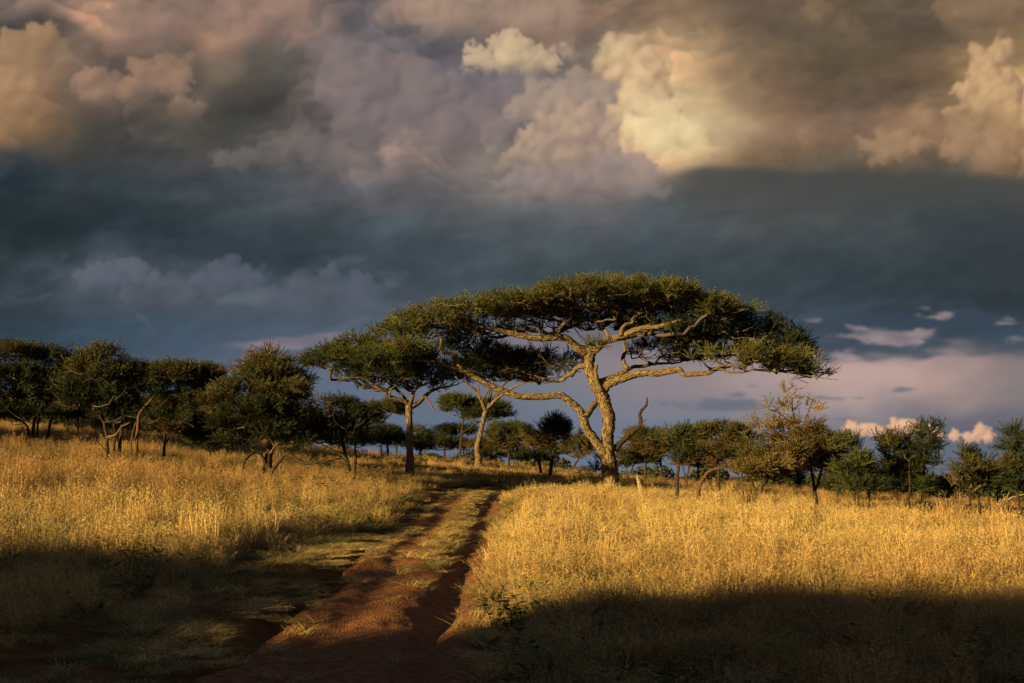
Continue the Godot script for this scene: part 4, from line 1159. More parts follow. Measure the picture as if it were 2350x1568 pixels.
	make_tree("bush_tree", "two tiered umbrella bush on crooked dark stems near the right edge", row, [4, 2035, 1110],
		[[4, 0, 0, [2035, 1115, 20], [2034, 1050, 19], [2020, 985, 17], [1985, 940, 13], [1930, 900, 8]], [4, 0, -0.2, [2113, 1115, 21], [2106, 1050, 19], [2098, 985, 16], [2110, 930, 10]], [4, 0, -0.4, [1966, 1040, 19], [1968, 970, 17], [1980, 900, 10]], [4, 0.2, 0.5, [1990, 945, 9], [1940, 930, 8], [1900, 930, 6], [1885, 915, 3]]],
		[[4, 1850, 780, 70, 36, 0, 1, "olive"], [4, 1940, 760, 110, 40, 0.3, 1, "olive"], [4, 2070, 780, 90, 44, 0, 1, "olive"], [4, 1860, 840, 80, 34, 0, 1, "brown", 0.8], [4, 1990, 840, 140, 44, 0, 1, "deep"], [4, 2110, 840, 60, 50, 0, 1, "deep"], [4, 2060, 900, 90, 36, 0, 1, "deep"], [4, 1950, 690, 70, 44, -0.6, 1, "deep"], [4, 2040, 710, 60, 34, -0.6, 1, "deep"], [4, 1930, 630, 60, 24, -0.6, 1, "deep", 0.4]], bush.merged({"stems": [1, 2], "dead": [3]}))
	make_tree("bush_tree", "tall dark bush tree cut off by the right edge of the photo", row, [4, 2312, 1096],
		[[4, 0, 0, [2312, 1100, 24], [2310, 1020, 22], [2304, 940, 20], [2290, 840, 15], [2290, 720, 10], [2300, 600, 6]]],
		[[4, 2280, 500, 70, 36, 0, 1, "deep", 0.5], [4, 2240, 570, 50, 36, 0, 1, "deep", 0.7], [4, 2320, 560, 70, 50, 0, 1, "deep"], [4, 2280, 640, 80, 60, 0, 1, "deep"], [4, 2350, 660, 70, 70, 0, 1, "deep"], [4, 2260, 740, 70, 60, 0, 1, "olive"], [4, 2340, 770, 90, 80, 0, 1, "deep"], [4, 2240, 850, 80, 70, 0, 1, "deep"], [4, 2330, 880, 90, 80, 0, 1, "deep"]], bush)
	make_tree("bush_tree", "low dark bush between the tall column tree and the two tiered umbrella bush", row, [4, 1822, 965],
		[[4, 0, 0, [1822, 970, 10], [1820, 920, 9], [1825, 870, 5]]], [[4, 1820, 860, 66, 40, 0, 1, "olive"], [4, 1790, 910, 70, 40, 0, 1, "deep"], [4, 1880, 920, 60, 40, 0, 1, "deep"]], bush)
	make_tree("bush_tree", "dark flat tree far back between the leaning trunk and the Y shaped trunk", row, [4, 550, 915],
		[[4, 0, 0, [550, 918, 17], [552, 870, 15], [560, 820, 10]]], [[4, 560, 800, 90, 36, 0, 1.1, "deep"], [4, 610, 840, 60, 36, 0, 1, "deep"], [4, 500, 820, 60, 40, 0, 1, "deep"]], bush.merged({"farther": 6.0}))
	make_tree("bush_tree", "tiny distant bush seen in the bright gap beside the Y shaped trunk", row, [4, 735, 905],
		[[4, 0, 0, [735, 908, 8], [735, 870, 7], [738, 830, 4]]], [[4, 735, 840, 34, 40, 0, 1, "deep"], [4, 745, 880, 44, 26, 0, 1, "deep"]], bush.merged({"farther": 8.0}))

	# ---- more of the grove and of the row, standing behind
	bush.hidden = 0.2
	make_tree("thorn_tree", "dark rounded tree filling the gap behind the leftmost trees of the left grove", grove, [3, 480, 800],
		[[3, 0, 0, [480, 800, 24], [482, 700, 20], [490, 560, 14]], [3, 0, 0, [560, 800, 18], [556, 700, 15], [570, 560, 9]]], [[3, 470, 330, 130, 90, 0, 1, "deep"], [3, 560, 360, 120, 90, 0, 1, "deep"], [3, 440, 480, 140, 100, 0, 1, "deep"], [3, 580, 500, 130, 100, 0, 1, "deep"], [3, 500, 620, 170, 80, 0, 1, "deep"]], bush.merged({"farther": 6.0, "stems": [1]}))
	make_tree("thorn_tree", "low dark tree behind the small thin trunked tree of the left grove", grove, [3, 1320, 860],
		[[3, 0, 0, [1320, 860, 20], [1318, 760, 16], [1325, 640, 10]], [3, 0, 0, [1400, 860, 16], [1402, 760, 12], [1390, 640, 8]]], [[3, 1250, 540, 130, 70, 0, 1, "deep"], [3, 1370, 530, 150, 80, 0, 1, "deep"], [3, 1300, 640, 150, 70, 0, 1, "deep"], [3, 1420, 640, 120, 80, 0, 1, "deep"], [3, 1360, 720, 140, 50, 0, 1, "deep"]], bush.merged({"farther": 8.0, "stems": [1]}))
	make_tree("thorn_tree", "dark bushy tree behind the arched limbs of the peaked tree", grove, [3, 2140, 960],
		[[3, 0, 0, [2140, 960, 20], [2142, 860, 16], [2150, 760, 10]]], [[3, 2100, 650, 120, 80, 0, 1, "deep"], [3, 2220, 700, 130, 80, 0, 1, "deep"], [3, 2150, 780, 150, 70, 0, 1, "deep"], [3, 2280, 790, 100, 80, 0, 1, "olive"]], bush.merged({"farther": 5.0}))
	make_tree("thorn_tree", "wide low dark scrub tree far back behind the ragged tree of the left grove", grove, [3, 760, 800],
		[[3, 0, 0, [760, 800, 20], [762, 720, 16], [770, 640, 10]]], [[3, 680, 620, 150, 70, 0, 1, "deep"], [3, 840, 640, 150, 70, 0, 1, "deep"], [3, 760, 700, 200, 60, 0, 1, "deep"], [3, 980, 680, 120, 60, 0, 1, "deep"]], bush.merged({"farther": 9.0}))
	make_tree("bush_tree", "olive bush tree behind the brown crowned bush tree right of the big trunk", row, [2, 820, 1400],
		[[2, 0, 0, [820, 1400, 14], [822, 1330, 12], [815, 1250, 8]]], [[2, 800, 1170, 80, 50, 0, 1, "olive"], [2, 860, 1220, 80, 60, 0, 1, "deep"], [2, 790, 1270, 90, 60, 0, 1, "olive"], [2, 700, 1300, 90, 50, 0, 1, "deep"]], bush.merged({"farther": 7.0}))
	make_tree("bush_tree", "dull green bush tree between the black trunk and the round olive crowned tree", row, [2, 1060, 1440],
		[[2, 0, 0, [1060, 1440, 14], [1058, 1360, 12], [1050, 1260, 8]]], [[2, 1030, 1130, 70, 50, 0, 1, "olive"], [2, 1060, 1220, 90, 70, 0, 1, "olive"], [2, 1010, 1300, 90, 60, 0, 1, "deep"], [2, 1110, 1310, 80, 50, 0, 1, "deep"]], bush.merged({"farther": 6.0}))
	make_tree("bush_tree", "brownish bush tree between the round olive crowned tree and the leaning thick trunk", row, [2, 1340, 1450],
		[[2, 0, 0, [1340, 1450, 14], [1336, 1370, 12], [1330, 1270, 8]]], [[2, 1340, 1150, 80, 50, 0, 1, "olive"], [2, 1300, 1230, 90, 60, 0, 1, "brown"], [2, 1380, 1240, 80, 60, 0, 1, "olive"], [2, 1330, 1320, 110, 60, 0, 1, "brown"]], bush.merged({"farther": 6.0}))
	make_tree("bush_tree", "broad olive bush tree between the leaning thick trunk and the feathery tree", row, [2, 1640, 1470],
		[[2, 0, 0, [1640, 1470, 14], [1642, 1390, 12], [1640, 1290, 8]]], [[2, 1600, 1170, 100, 50, 0, 1, "olive"], [2, 1680, 1240, 100, 70, 0, 1, "deep"], [2, 1560, 1260, 100, 60, 0, 1, "olive"], [2, 1640, 1340, 130, 60, 0, 1, "brown"]], bush.merged({"farther": 6.0}))
	make_tree("bush_tree", "dense dark bush behind the round leafy tree and the pale snag", row, [4, 1230, 985],
		[[4, 0, 0, [1230, 985, 12], [1228, 920, 10], [1230, 850, 6]]], [[4, 1200, 800, 90, 60, 0, 1, "deep"], [4, 1290, 830, 90, 60, 0, 1, "deep"], [4, 1240, 890, 120, 60, 0, 1, "deep"]], bush.merged({"farther": 5.0}))
	make_tree("bush_tree", "grey green bush standing behind the two tiered umbrella bush", row, [4, 2160, 1010],
		[[4, 0, 0, [2160, 1010, 12], [2158, 940, 10], [2160, 860, 6]]], [[4, 2160, 800, 80, 60, 0, 1, "olive"], [4, 2200, 880, 80, 60, 0, 1, "deep"], [4, 2120, 900, 80, 60, 0, 1, "deep"]], bush.merged({"farther": 5.0}))
	make_tree("acacia_tree", "wide low dark bush far back between the slim pale tree and the olive round tree", mid, [1, 1300, 1300],
		[[1, 0, 0, [1300, 1302, 12], [1302, 1250, 10], [1300, 1200, 6]]], [[1, 1270, 1180, 80, 44, 0, 1, "deep"], [1, 1340, 1210, 80, 44, 0, 1, "deep"], [1, 1300, 1250, 110, 40, 0, 1, "deep"]], bush.merged({"farther": 12.0}))
	make_tree("acacia_tree", "wide low dark bush far back behind the brownish half bare tree", mid, [1, 1580, 1320],
		[[1, 0, 0, [1580, 1322, 12], [1582, 1270, 10], [1580, 1220, 6]]], [[1, 1520, 1190, 90, 50, 0, 1, "deep"], [1, 1620, 1200, 100, 54, 0, 1, "olive"], [1, 1570, 1260, 130, 44, 0, 1, "deep"], [1, 1730, 1230, 100, 50, 0, 1, "deep"]], bush.merged({"farther": 12.0}))
	make_tree("acacia_tree", "wide low dark bush far back between the rounded dark tree and the straight trunk", mid, [1, 700, 1240],
		[[1, 0, 0, [700, 1242, 12], [702, 1200, 10], [700, 1150, 6]]], [[1, 640, 1170, 90, 44, 0, 1, "deep"], [1, 730, 1180, 80, 40, 0, 1, "deep"], [1, 560, 1170, 90, 60, 0, 1, "deep"], [1, 820, 1200, 70, 36, 0, 1, "deep"]], bush.merged({"farther": 12.0}))


	# ---- trees outside the frame whose shadows fall into it
	far_trees()
	shade_trees()


# trees that no part of the photo shows, but whose shade lies across its foreground and over the left grove
func shade_trees() -> void:
	var base := Node3D.new()
	var s := Shape.new()
	s.tube(PackedVector3Array([Vector3(0, -0.3, 0), Vector3(0.1, 1.2, 0), Vector3(0.0, 2.6, 0.1), Vector3(0.1, 4.4, 0)]), PackedFloat32Array([0.24, 0.18, 0.14, 0.06]), 8)
	var where: Array[Transform3D] = []
	var tints := PackedColorArray()
	for i in 3400:
		var a := rng.randf() * TAU
		var q := pow(rng.randf(), 0.5)
		var h := rng.randf_range(-1.0, 1.0) * sqrt(1.0 - q * q)
		var pos := Vector3(cos(a) * q * 2.3, 3.3 + h * 2.7, sin(a) * q * 2.3)
		var up := Vector3(rng.randf_range(-1, 1), rng.randf_range(-0.2, 1), rng.randf_range(-1, 1)).normalized()
		var sx := up.cross(Vector3(rng.randf_range(-1, 1), rng.randf_range(-1, 1), rng.randf_range(-1, 1))).normalized()
		where.append(Transform3D(Basis(sx, up, sx.cross(up)) * rng.randf_range(1.4, 2.1), pos))
		tints.append(LEAF.deep * rng.randf_range(0.8, 1.3))
	for i in 900:
		var a := rng.randf() * TAU
		var up := Vector3(rng.randf_range(-1, 1), rng.randf_range(0.2, 1), rng.randf_range(-1, 1)).normalized()
		var sx := up.cross(Vector3(rng.randf_range(-1, 1), rng.randf_range(-1, 1), rng.randf_range(-1, 1))).normalized()
		where.append(Transform3D(Basis(sx, up, sx.cross(up)) * rng.randf_range(1.2, 1.9), Vector3(cos(a) * sqrt(rng.randf()) * 2.2, rng.randf_range(0.0, 1.4), sin(a) * sqrt(rng.randf()) * 2.2)))
		tints.append(LEAF.olive * rng.randf_range(0.8, 1.3))
	base.name = numbered("thicket_tree")
	add_child(base)
	part("trunk", s.mesh(mats.dark_bark), base)
	scatter("crown", make_sprig(1), where, tints, base)
	# [x, distance ahead, height]: first the thicket behind the viewpoint, then the grove going on to the left
	var places := []
	for i in SHADE.size():
		places.append(SHADE[i])
	var first := true
	for q in places:
		var o: Node3D = base
		if not first:
			o = base.duplicate()
			o.name = numbered("thicket_tree")
			add_child(o)
		first = false
		o.position = Vector3(q[0], ground_y(q[0], -q[1]) - 0.1, -q[1])
		o.rotation.y = rng.randf() * TAU
		o.scale = Vector3(rng.randf_range(0.9, 1.15), q[2] / 6.0, rng.randf_range(0.9, 1.15))
		tag(o, "bushy tree of the thicket outside the photo whose shade falls into it", "tree", "thicket outside the photo")


const SHADE := [
	[-52.0, -6.0, 8.7], [-48.8, -5.0, 9.3], [-45.8, -6.0, 8.5], [-42.6, -5.2, 9.2], [-39.6, -5.8, 8.8], [-36.6, -5.0, 8.6], [-33.4, -5.6, 7.4], [-30.4, -5.2, 6.6], [-27.6, -5.6, 6.7], [-24.8, -5.8, 7.5], [-21.8, -5.0, 7.6], [-18.6, -5.6, 7.5], [-15.2, -5.0, 7.5], [-11.8, -5.6, 7.5],
	[-54.5, -9.0, 9.9], [-51.0, -9.0, 9.5], [-47.6, -9.4, 10.0], [-44.4, -9.0, 9.5], [-41.2, -9.3, 9.6], [-38.0, -9.0, 8.8], [-34.8, -9.2, 7.6], [-31.6, -9.0, 7.4], [-28.4, -9.4, 8.6], [-25.2, -9.0, 8.6], [-22.0, -9.2, 8.6], [-18.4, -9.0, 8.6], [-14.5, -9.0, 8.6],
	[-57.0, -13.0, 10.7], [-53.4, -13.0, 10.9], [-49.6, -13.4, 10.3], [-46.0, -13.0, 10.5], [-42.6, -13.3, 9.6], [-39.4, -13.0, 8.5], [-36.0, -13.2, 8.4], [-32.6, -13.0, 9.3], [-29.2, -13.4, 9.6], [-25.8, -13.0, 9.6], [-22.0, -13.2, 9.6], [-18.0, -13.0, 9.6],
	[-40.0, 44.0, 8.0], [-37.0, 47.0, 7.4], [-43.0, 39.5, 8.2], [-47.0, 37.0, 8.4], [-40.0, 53.0, 8.0],
]


func far_trees() -> void:
	var where: Array[Transform3D] = []
	var tints := PackedColorArray()
	var s := Shape.new()
	var r := RandomNumberGenerator.new()
	r.seed = 41
	for i in 700:
		var a := r.randf() * TAU
		var q := sqrt(r.randf())
		var p := Vector3(cos(a) * q * 1.6, 1.9 + r.randf_range(-1.0, 1.0) * sqrt(1.0 - q * q), sin(a) * q * 1.6)
		if i < 170:
			p.y = r.randf_range(0.1, 1.2)
		var u := Vector3(r.randf_range(-1, 1), r.randf_range(-1, 1), r.randf_range(-1, 1)).normalized() * 0.20
		var w := u.cross(Vector3(r.randf_range(-1, 1), r.randf_range(-1, 1), r.randf_range(-1, 1))).normalized() * 0.11
		s.tri(p - u, p + w, p + u)
		s.tri(p - u, p + u, p - w)
	for i in 2600:
		var d := 95.0 + 900.0 * pow(rng.randf(), 2.0)
		var x := rng.randf_range(-0.75, 0.75) * d
		if patches.get_noise_2d(x * 0.1, d * 0.1) < -0.05:
			continue
		var k := rng.randf_range(0.7, 1.7)
		where.append(Transform3D(Basis(Vector3.UP, rng.randf() * TAU).scaled(Vector3(k, k * rng.randf_range(0.7, 1.1), k)), Vector3(x, ground_y(x, -d) - 0.1, -d)))
		tints.append(LEAF.olive.lerp(LEAF.deep, rng.randf()) * rng.randf_range(0.7, 1.1))
	var o := scatter("distant_bushland", s.mesh(mats.leaf), where, tints, self)
	tag(o, "far off dark bushland on the plain behind all the trees", "bushland", "", "stuff")


func build_snags() -> void:
	snag("dead_trunk", "bent dead brown trunk arching over to the right like a hook", [2, 1060, 1558], "red_bark", [[2, 0, 0, [1060, 1566, 30], [1059, 1510, 27], [1063, 1465, 25], [1082, 1418, 24], [1120, 1370, 21], [1160, 1348, 17], [1200, 1340, 14], [1250, 1337, 11], [1290, 1350, 5]]])
	snag("tree_stump", "pale splintered stump standing in the grass right of the big trunk", [2, 690, 1500], "pale_bark", [[2, 0, 0, [692, 1512, 36], [687, 1460, 33], [680, 1425, 28], [673, 1400, 20], [666, 1382, 5]], [2, 0, 0, [682, 1440, 14], [688, 1415, 10], [690, 1400, 3]]])
	snag("dead_trunk", "pale orange snag of a broken trunk with a thin bent tip", [4, 1224, 1076], "bark", [[4, 0, 0, [1222, 1082, 26], [1230, 1020, 26], [1240, 970, 25], [1252, 910, 23], [1264, 860, 18], [1270, 845, 12], [1262, 830, 7], [1250, 815, 3]], [4, 0, 0, [1236, 960, 12], [1228, 940, 8], [1226, 925, 3]]])
	snag("dead_trunk", "slim pale dead trunk leaning up to the right at the right edge", [4, 2165, 1096], "pale_bark", [[4, 0, 0, [2165, 1100, 18], [2195, 1050, 15], [2222, 1018, 14], [2250, 990, 13], [2300, 975, 10], [2350, 962, 8]], [4, 0, 0, [2222, 1018, 9], [2230, 980, 7], [2245, 945, 3]]])
	snag("tree_stump", "reddish tangle of broken stems left of the leaning thick trunk", [2, 1350, 1560], "red_bark", [[2, 0, 0, [1352, 1572, 20], [1346, 1520, 16], [1340, 1480, 11], [1334, 1455, 4]], [2, 0, 0, [1365, 1575, 18], [1370, 1530, 14], [1378, 1500, 9], [1374, 1475, 4]], [2, 0.1, 0.1, [1380, 1570, 16], [1390, 1520, 12], [1398, 1490, 5]]])
	snag("fallen_branch", "dark fallen branch propped in the grass left of the big trunk", [2, 302, 1366], "dark_bark", [[2, 0, 0, [296, 1372, 12], [320, 1352, 12], [350, 1335, 11], [380, 1322, 6]]])


func snag(called: String, label: String, base: Array, bark: String, wood: Array) -> void:
	var px := spot(base[0], base[1], base[2])
	var b := foot(px, 0.25)
	b.y -= 0.05
	var t := thing(called, label, "dead tree" if called == "dead_trunk" else ("stump" if called == "tree_stump" else "branch"), b)
	var rough := FastNoiseLite.new()
	rough.seed = 14
	rough.frequency = 1.0
	for k in wood.size():
		var line := stroke_line(wood[k], b, -b.z, 0.08, 0.012)
		if k == 0 and called != "fallen_branch":
			line[0][0].y = -0.25
		var s := Shape.new()
		s.tube(line[0], line[1], 12, rough, 0.4)
		part("trunk" if k == 0 else "splinter", s.mesh(mats[bark]), t)


# ------------------------------------------------------------------ grass

func make_tuft(kind: int) -> ArrayMesh:
	# 0 fluffy straw, 1 tall loose stalks, 2 short grass, 3 leafy weed
	var r := RandomNumberGenerator.new()
	r.seed = 300 + kind
	var s := Shape.new()
	var stems: int = [70, 30, 70, 7][kind]
	for q in stems:
		var a := r.randf() * TAU
		var o: float = sqrt(r.randf()) * [0.24, 0.26, 0.22, 0.06][kind]
		var foot_ := Vector3(cos(a) * o, -0.03, sin(a) * o)
		var a2 := r.randf() * TAU
		var lean: float = r.randf_range(0.05, [0.26, 0.18, 0.45, 0.45][kind])
		var h: float = r.randf_range([0.45, 0.55, 0.35, 0.6][kind], 1.0)
		var dir := Vector3(cos(a2) * lean, 1.0, sin(a2) * lean).normalized()
		var droop := Vector3(cos(a2), -0.35, sin(a2)) * h * r.randf_range(0.05, [0.13, 0.07, 0.22, 0.2][kind])
		var side := dir.cross(Vector3(r.randf_range(-1, 1), 0.1, r.randf_range(-1, 1))).normalized()
		var w: float = [0.0036, 0.0042, 0.0042, 0.006][kind] * r.randf_range(0.7, 1.3)
		var p1 := foot_ + dir * h * 0.5 + droop * 0.25
		var p2 := foot_ + dir * h + droop
		s.tri(foot_ - side * w, p1 - side * w, foot_ + side * w)
		s.tri(foot_ + side * w, p1 - side * w, p1 + side * w)
		s.tri(p1 - side * w, p2, p1 + side * w)
		if kind <= 1:
			# a loose seed head and a drooping leaf or two
			var tip := (p2 - p1).normalized()
			for k in (6 if kind == 0 else 5):
				var c := p2 - tip * h * 0.045 * k
				var out := (tip * 0.7 + Vector3(r.randf_range(-1, 1), r.randf_range(-0.5, 0.6), r.randf_range(-1, 1))).normalized()
				var across := out.cross(Vector3(r.randf_range(-1, 1), r.randf_range(-1, 1), r.randf_range(-1, 1))).normalized() * 0.0052
				s.tri(c - across, c + out * r.randf_range(0.04, 0.085), c + across)
			for k in 2:
				var c := foot_.lerp(p1, r.randf_range(0.2, 0.95))
				var out := (Vector3(r.randf_range(-1, 1), r.randf_range(0.0, 0.9), r.randf_range(-1, 1))).normalized()
				var across := out.cross(Vector3(r.randf_range(-1, 1), r.randf_range(-1, 1), r.randf_range(-1, 1))).normalized() * 0.005
				s.tri(c - across, c + out * h * r.randf_range(0.15, 0.4) + Vector3(0, -0.03, 0), c + across)
		elif kind == 3:
			for k in 9:
				var c := foot_.lerp(p1, minf(1.0, k / 4.5)) if k < 5 else p1.lerp(p2, (k - 4) / 4.0)
				var out := Vector3(r.randf_range(-1, 1), r.randf_range(-0.1, 0.8), r.randf_range(-1, 1)).normalized()
				var across := out.cross(Vector3(r.randf_range(-0.4, 0.4), 1.0, r.randf_range(-0.4, 0.4))).normalized()
				var l := r.randf_range(0.10, 0.20)
				s.tri(c, c + out * l * 0.5 + across * l * 0.2, c + out * l)
				s.tri(c, c + out * l, c + out * l * 0.5 - across * l * 0.2)
	return s.mesh(mats.grass)


func build_grass() -> void:
	var straw := Color(0.64, 0.465, 0.205)
	var rust := Color(0.45, 0.27, 0.12)
	var green := Color(0.080, 0.110, 0.042)
	var spots := [[], [], [], [], []]
	var hues := [PackedColorArray(), PackedColorArray(), PackedColorArray(), PackedColorArray(), PackedColorArray()]
	var d := 8.0
	while d < 96.0:
		var step := 0.24 if d < 30.0 else (0.27 if d < 55.0 else 0.42)
		var half := d * 0.47 + 3.5
		var x := -half
		while x < half:
			x += step
			var px := x + rng.randf_range(-0.5, 0.5) * step * 1.6
			var pd := d + rng.randf_range(-0.5, 0.5) * step * 1.6
			var u := px - track_x(pd)
			var big := patches.get_noise_2d(px * 0.8, pd * 0.8)
			var small := patches.get_noise_2d(px * 5.0 + 70.0, pd * 5.0)
			var wide := patches.get_noise_2d(px * 0.28 + 200.0, pd * 0.28)
			var kind := 0
			var h := 0.5
			var c := straw
			var keep := 1.0
			var on_track := pd < 50.0
			var half_t := track_half(pd)
			if on_track and absf(u) < half_t + 0.06:
				# the grassy middle of the track, its bare ruts
				kind = 2
				h = rng.randf_range(0.07, 0.17)
				c = straw.lerp(green, rng.randf_range(0.1, 0.75))
				if absf(u) < 0.32:
					keep = clampf(0.75 + small * 2.2, 0.0, 1.0) * smoothstep(17.5, 22.0, pd) + 0.02
				else:
					keep = 0.02 + 0.5 * smoothstep(half_t - 0.2, half_t, absf(u)) + 0.6 * smoothstep(41.0, 49.0, pd)
			elif u > 0.0:
				# the tall pale meadow right of the track
				var verge := smoothstep(half_t - 0.05, half_t + 1.0 + 0.8 * small, u) if on_track else 1.0
				h = (0.15 + 0.36 * verge + 0.22 * big + 0.30 * small) * rng.randf_range(0.6, 1.35)
				h = maxf(h, 0.12)
				c = straw.lerp(rust, clampf(0.2 + wide * 1.1 + 0.7 * small + smoothstep(5.0, 16.0, px) * 0.6, 0.0, 1.0))
				c = c.lerp(green, clampf(rng.randf() * 0.9 - 0.56 + 0.8 * maxf(0.0, -big) + 0.5 * maxf(0.0, -small), 0.0, 0.85))
				keep = clampf(1.05 + small * 1.8, 0.25, 1.0) * lerpf(0.55, 1.0, verge)
				if rng.randf() < 0.20:
					kind = 1
					h *= rng.randf_range(1.2, 1.8)
			else:
				# left of the track: short and green beside it, taller and rougher farther out
				var out := -u - half_t if on_track else 5.0
				var strip := 0.5 + 1.7 * smoothstep(32.0, 20.0, pd) + 0.9 * big + 0.6 * small
				var tall := smoothstep(strip, strip + 1.6, out)
				if pd < 19.0:
					tall *= 0.6
				if tall < 0.35 and rng.randf() > tall:
					kind = 2
					h = (rng.randf_range(0.08, 0.22) + 0.12 * tall) * lerpf(0.35, 1.0, smoothstep(0.2, 2.0, out))
					c = green.lerp(straw, clampf(0.35 + small * 0.9 + rng.randf_range(-0.2, 0.35), 0.0, 1.0))
					keep = clampf(0.72 + small * 1.4, 0.1, 0.95) * lerpf(0.3, 1.0, smoothstep(0.0, 0.6, out))
				else:
					h = (0.26 + 0.24 * tall + 0.18 * big + 0.22 * small + 0.25 * smoothstep(-7.0, -15.0, px) * smoothstep(20.0, 30.0, pd)) * rng.randf_range(0.75, 1.2)
					c = straw.lerp(rust, clampf(0.32 + wide * 1.0 + 0.5 * small + 0.4 * smoothstep(-6.0, -18.0, px), 0.0, 1.0))
					c = c.lerp(green, clampf(rng.randf() * 1.0 - 0.52 + 0.8 * maxf(0.0, -big) + 0.5 * maxf(0.0, -small), 0.0, 0.85))
					keep = 0.85 + 0.5 * small
					if rng.randf() < 0.22 + 0.3 * smoothstep(-4.0, -9.0, px):
						kind = 1
						h *= rng.randf_range(1.3, 1.9)
			h *= lerpf(1.0, 0.62, smoothstep(30.0, 44.0, pd))
			if pd > 55.0:
				c = c.lerp(rust, 0.45)
			if kind != 2 and rng.randf() < 0.035 + 0.20 * maxf(0.0, -big - 0.05) + (0.04 if pd > 40.0 and pd < 58.0 else 0.0):
				kind = 3
				h = rng.randf_range(0.35, 0.75)
				c = green.lerp(Color(0.16, 0.16, 0.04), rng.randf())
			if rng.randf() > keep:
				continue
			var k := rng.randf_range(0.68, 1.25) * (1.0 + 0.25 * small)
			var flat := rng.randf_range(0.85, 1.25) * (1.0 if kind != 2 else 0.8)
			var spread := flat * (1.0 if kind != 3 else h * 1.5)
			var b := Basis(Vector3.UP, rng.randf() * TAU).scaled(Vector3(spread, h, spread))
			var slot := kind
			if kind == 0 and u < 0.0:
				slot = 4
			spots[slot].append(Transform3D(b, Vector3(px, ground_y(px, -pd), -pd)))
			hues[slot].append(Color(c.r * k, c.g * k, c.b * k))
		d += step
	var straw_tuft := make_tuft(0)
	var made := [
		["straw_grass", straw_tuft, "tall pale fluffy straw grass filling the meadow right of the track"], ["stalk_grass", make_tuft(1), "taller loose dry stalks standing above the rest of the grass"], ["short_grass", make_tuft(2), "short green and yellow grass on the verge and the middle of the track"],
		["leafy_weeds", make_tuft(3), "small green leafy weeds scattered through the dry grass"], ["rough_grass", straw_tuft, "rough reddish yellow dry grass on the slope left of the track"],
	]
	for i in 5:
		var w: Array[Transform3D] = []
		w.assign(spots[i])
		var o := scatter(made[i][0], made[i][1], w, hues[i], self)
		tag(o, made[i][2], "weeds" if i == 3 else "grass", "", "stuff")
		print(made[i][0], " ", w.size())


# ------------------------------------------------------------------ single stalks, twigs and weeds in front

func dry_stem(called: String, label: String, foot_px: Vector2, tip_px: Vector2, width: float, heads: int, group := "") -> void:
	var b := foot(foot_px)
	var top := at(tip_px.x, tip_px.y, -b.z + rng.randf_range(-0.2, 0.2)) - b
	var t := thing(called, label, "stalk", b, group)
	var p := PackedVector3Array()
	var r := PackedFloat32Array()
	for i in 10:
		var k := i / 9.0
		p.append(top * k + Vector3(sin(k * 3.0) * 0.03, sin(k * PI) * 0.03, 0.0) * top.length() + (Vector3(0, -0.06, 0) if i == 0 else Vector3.ZERO))
		r.append(width * (1.0 - 0.6 * k))
	var s := Shape.new()
	s.tube(p, r, 5)
	part("stem", s.mesh(mats.straw), t)
	for h in heads:
		var k := rng.randf_range(0.55, 1.0)
		var from := p[int(k * 9.0)]
		var out := (top.normalized() * 0.8 + Vector3(rng.randf_range(-1, 1), rng.randf_range(0, 0.6), rng.randf_range(-1, 1)) * 0.7).normalized() * rng.randf_range(0.08, 0.2)
		var q := Shape.new()
		q.tube(PackedVector3Array([from, from + out * 0.6, from + out]), PackedFloat32Array([width * 0.4, width * 0.3, width * 0.9]), 4)
		part("seed_head", q.mesh(mats.straw), t)


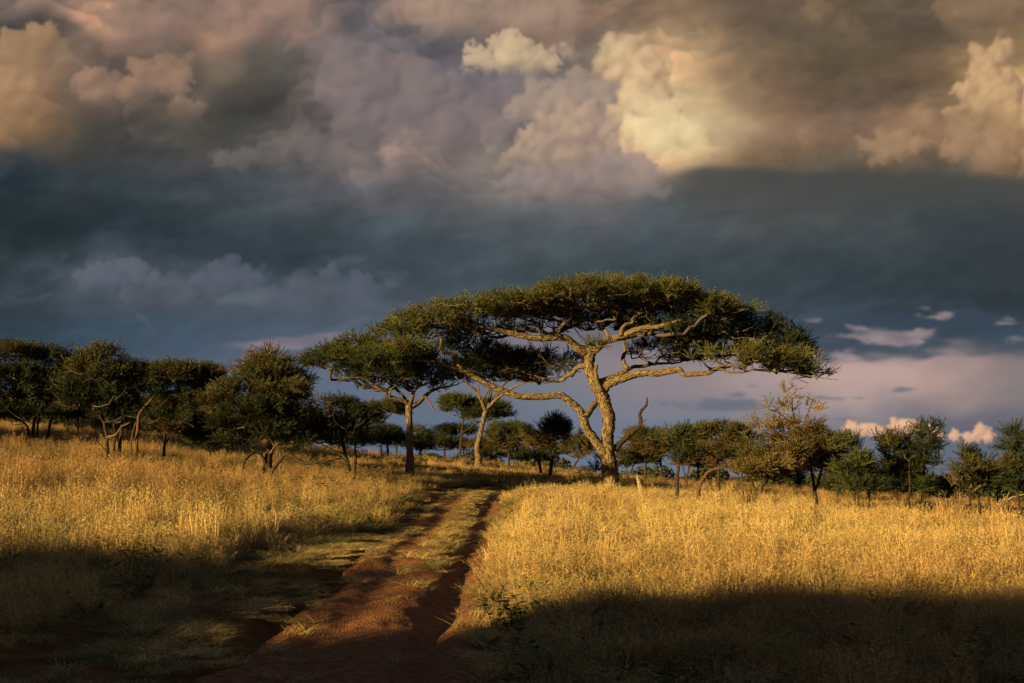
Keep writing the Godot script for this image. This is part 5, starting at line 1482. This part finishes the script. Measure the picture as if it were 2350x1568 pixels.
func build_small_things() -> void:
	var straw := StandardMaterial3D.new()
	straw.albedo_color = Color(0.34, 0.22, 0.10).linear_to_srgb()
	straw.roughness = 0.7
	mats.straw = straw
	dry_stem("dry_stalk", "long leaning reddish stalk rising out of the shade at lower right", Vector2(2008, 1572), Vector2(1958, 1388), 0.011, 0)
	dry_stem("dry_stalk", "branching seed stalk at the bottom edge left of the long leaning stalk", Vector2(1934, 1580), Vector2(1925, 1528), 0.009, 1)
	dry_stem("dry_stalk", "pale many headed seed stalk at the bottom right of the long leaning stalk", Vector2(2072, 1576), Vector2(2055, 1515), 0.006, 8)
	dry_stem("dry_stalk", "second many headed seed stalk a little farther right at the bottom edge", Vector2(2110, 1578), Vector2(2128, 1530), 0.006, 7)
	dry_stem("dry_stalk", "thin arching stalk leaning left at the verge of the right rut", Vector2(1185, 1560), Vector2(1105, 1440), 0.006, 3)
	dry_stem("dry_stalk", "thin upright stalk in the shaded grass right of the arching stalk", Vector2(1262, 1570), Vector2(1232, 1470), 0.005, 3)
	twig("twig", "forked pale twig lying on the shaded ground left of the track", Vector2(545, 1506), 0.5, 0.6)
	twig("twig", "thin straw coloured twig lying across the bare hump of the track", Vector2(1080, 1433), 0.45, -0.35)
	twig("twig", "dry splayed twig on the short grass left of the track", Vector2(640, 1408), 0.5, 0.3)
	dry_clump("grass_clump", "small dry clump lying on the hump between the two ruts", Vector2(1053, 1414), 0.16)


func twig(called: String, label: String, px: Vector2, length: float, turn: float) -> void:
	var b := foot(px)
	var t := thing(called, label, "twig", b)
	var along := Vector3(cos(turn), 0.06, sin(turn)) * length
	var s := Shape.new()
	s.tube(PackedVector3Array([-along * 0.5 + Vector3(0, 0.05, 0), Vector3(0, 0.09, 0.03), along * 0.5 + Vector3(0, 0.06, 0)]), PackedFloat32Array([0.006, 0.005, 0.003]), 5)
	part("stem", s.mesh(mats.straw), t)
	for k in 3:
		var from := along * rng.randf_range(-0.2, 0.3) + Vector3(0, 0.08, 0)
		var q := Shape.new()
		q.tube(PackedVector3Array([from, from + along * 0.2 + Vector3(rng.randf_range(-0.1, 0.1), rng.randf_range(0.02, 0.12), rng.randf_range(-0.15, 0.15))]), PackedFloat32Array([0.005, 0.002]), 4)
		part("side_twig", q.mesh(mats.straw), t)


func dry_clump(called: String, label: String, px: Vector2, size: float) -> void:
	var b := foot(px)
	var o := MeshInstance3D.new()
	o.name = numbered(called)
	var s := Shape.new()
	for i in 60:
		var a := rng.randf() * TAU
		var dir := Vector3(cos(a), rng.randf_range(0.1, 0.9), sin(a)).normalized() * size * rng.randf_range(0.5, 1.3)
		var side := dir.cross(Vector3(rng.randf_range(-1, 1), 1, rng.randf_range(-1, 1))).normalized() * 0.006
		s.tri(-side, dir, side)
	o.mesh = s.mesh(mats.straw)
	add_child(o)
	o.position = b
	tag(o, label, "grass clump")
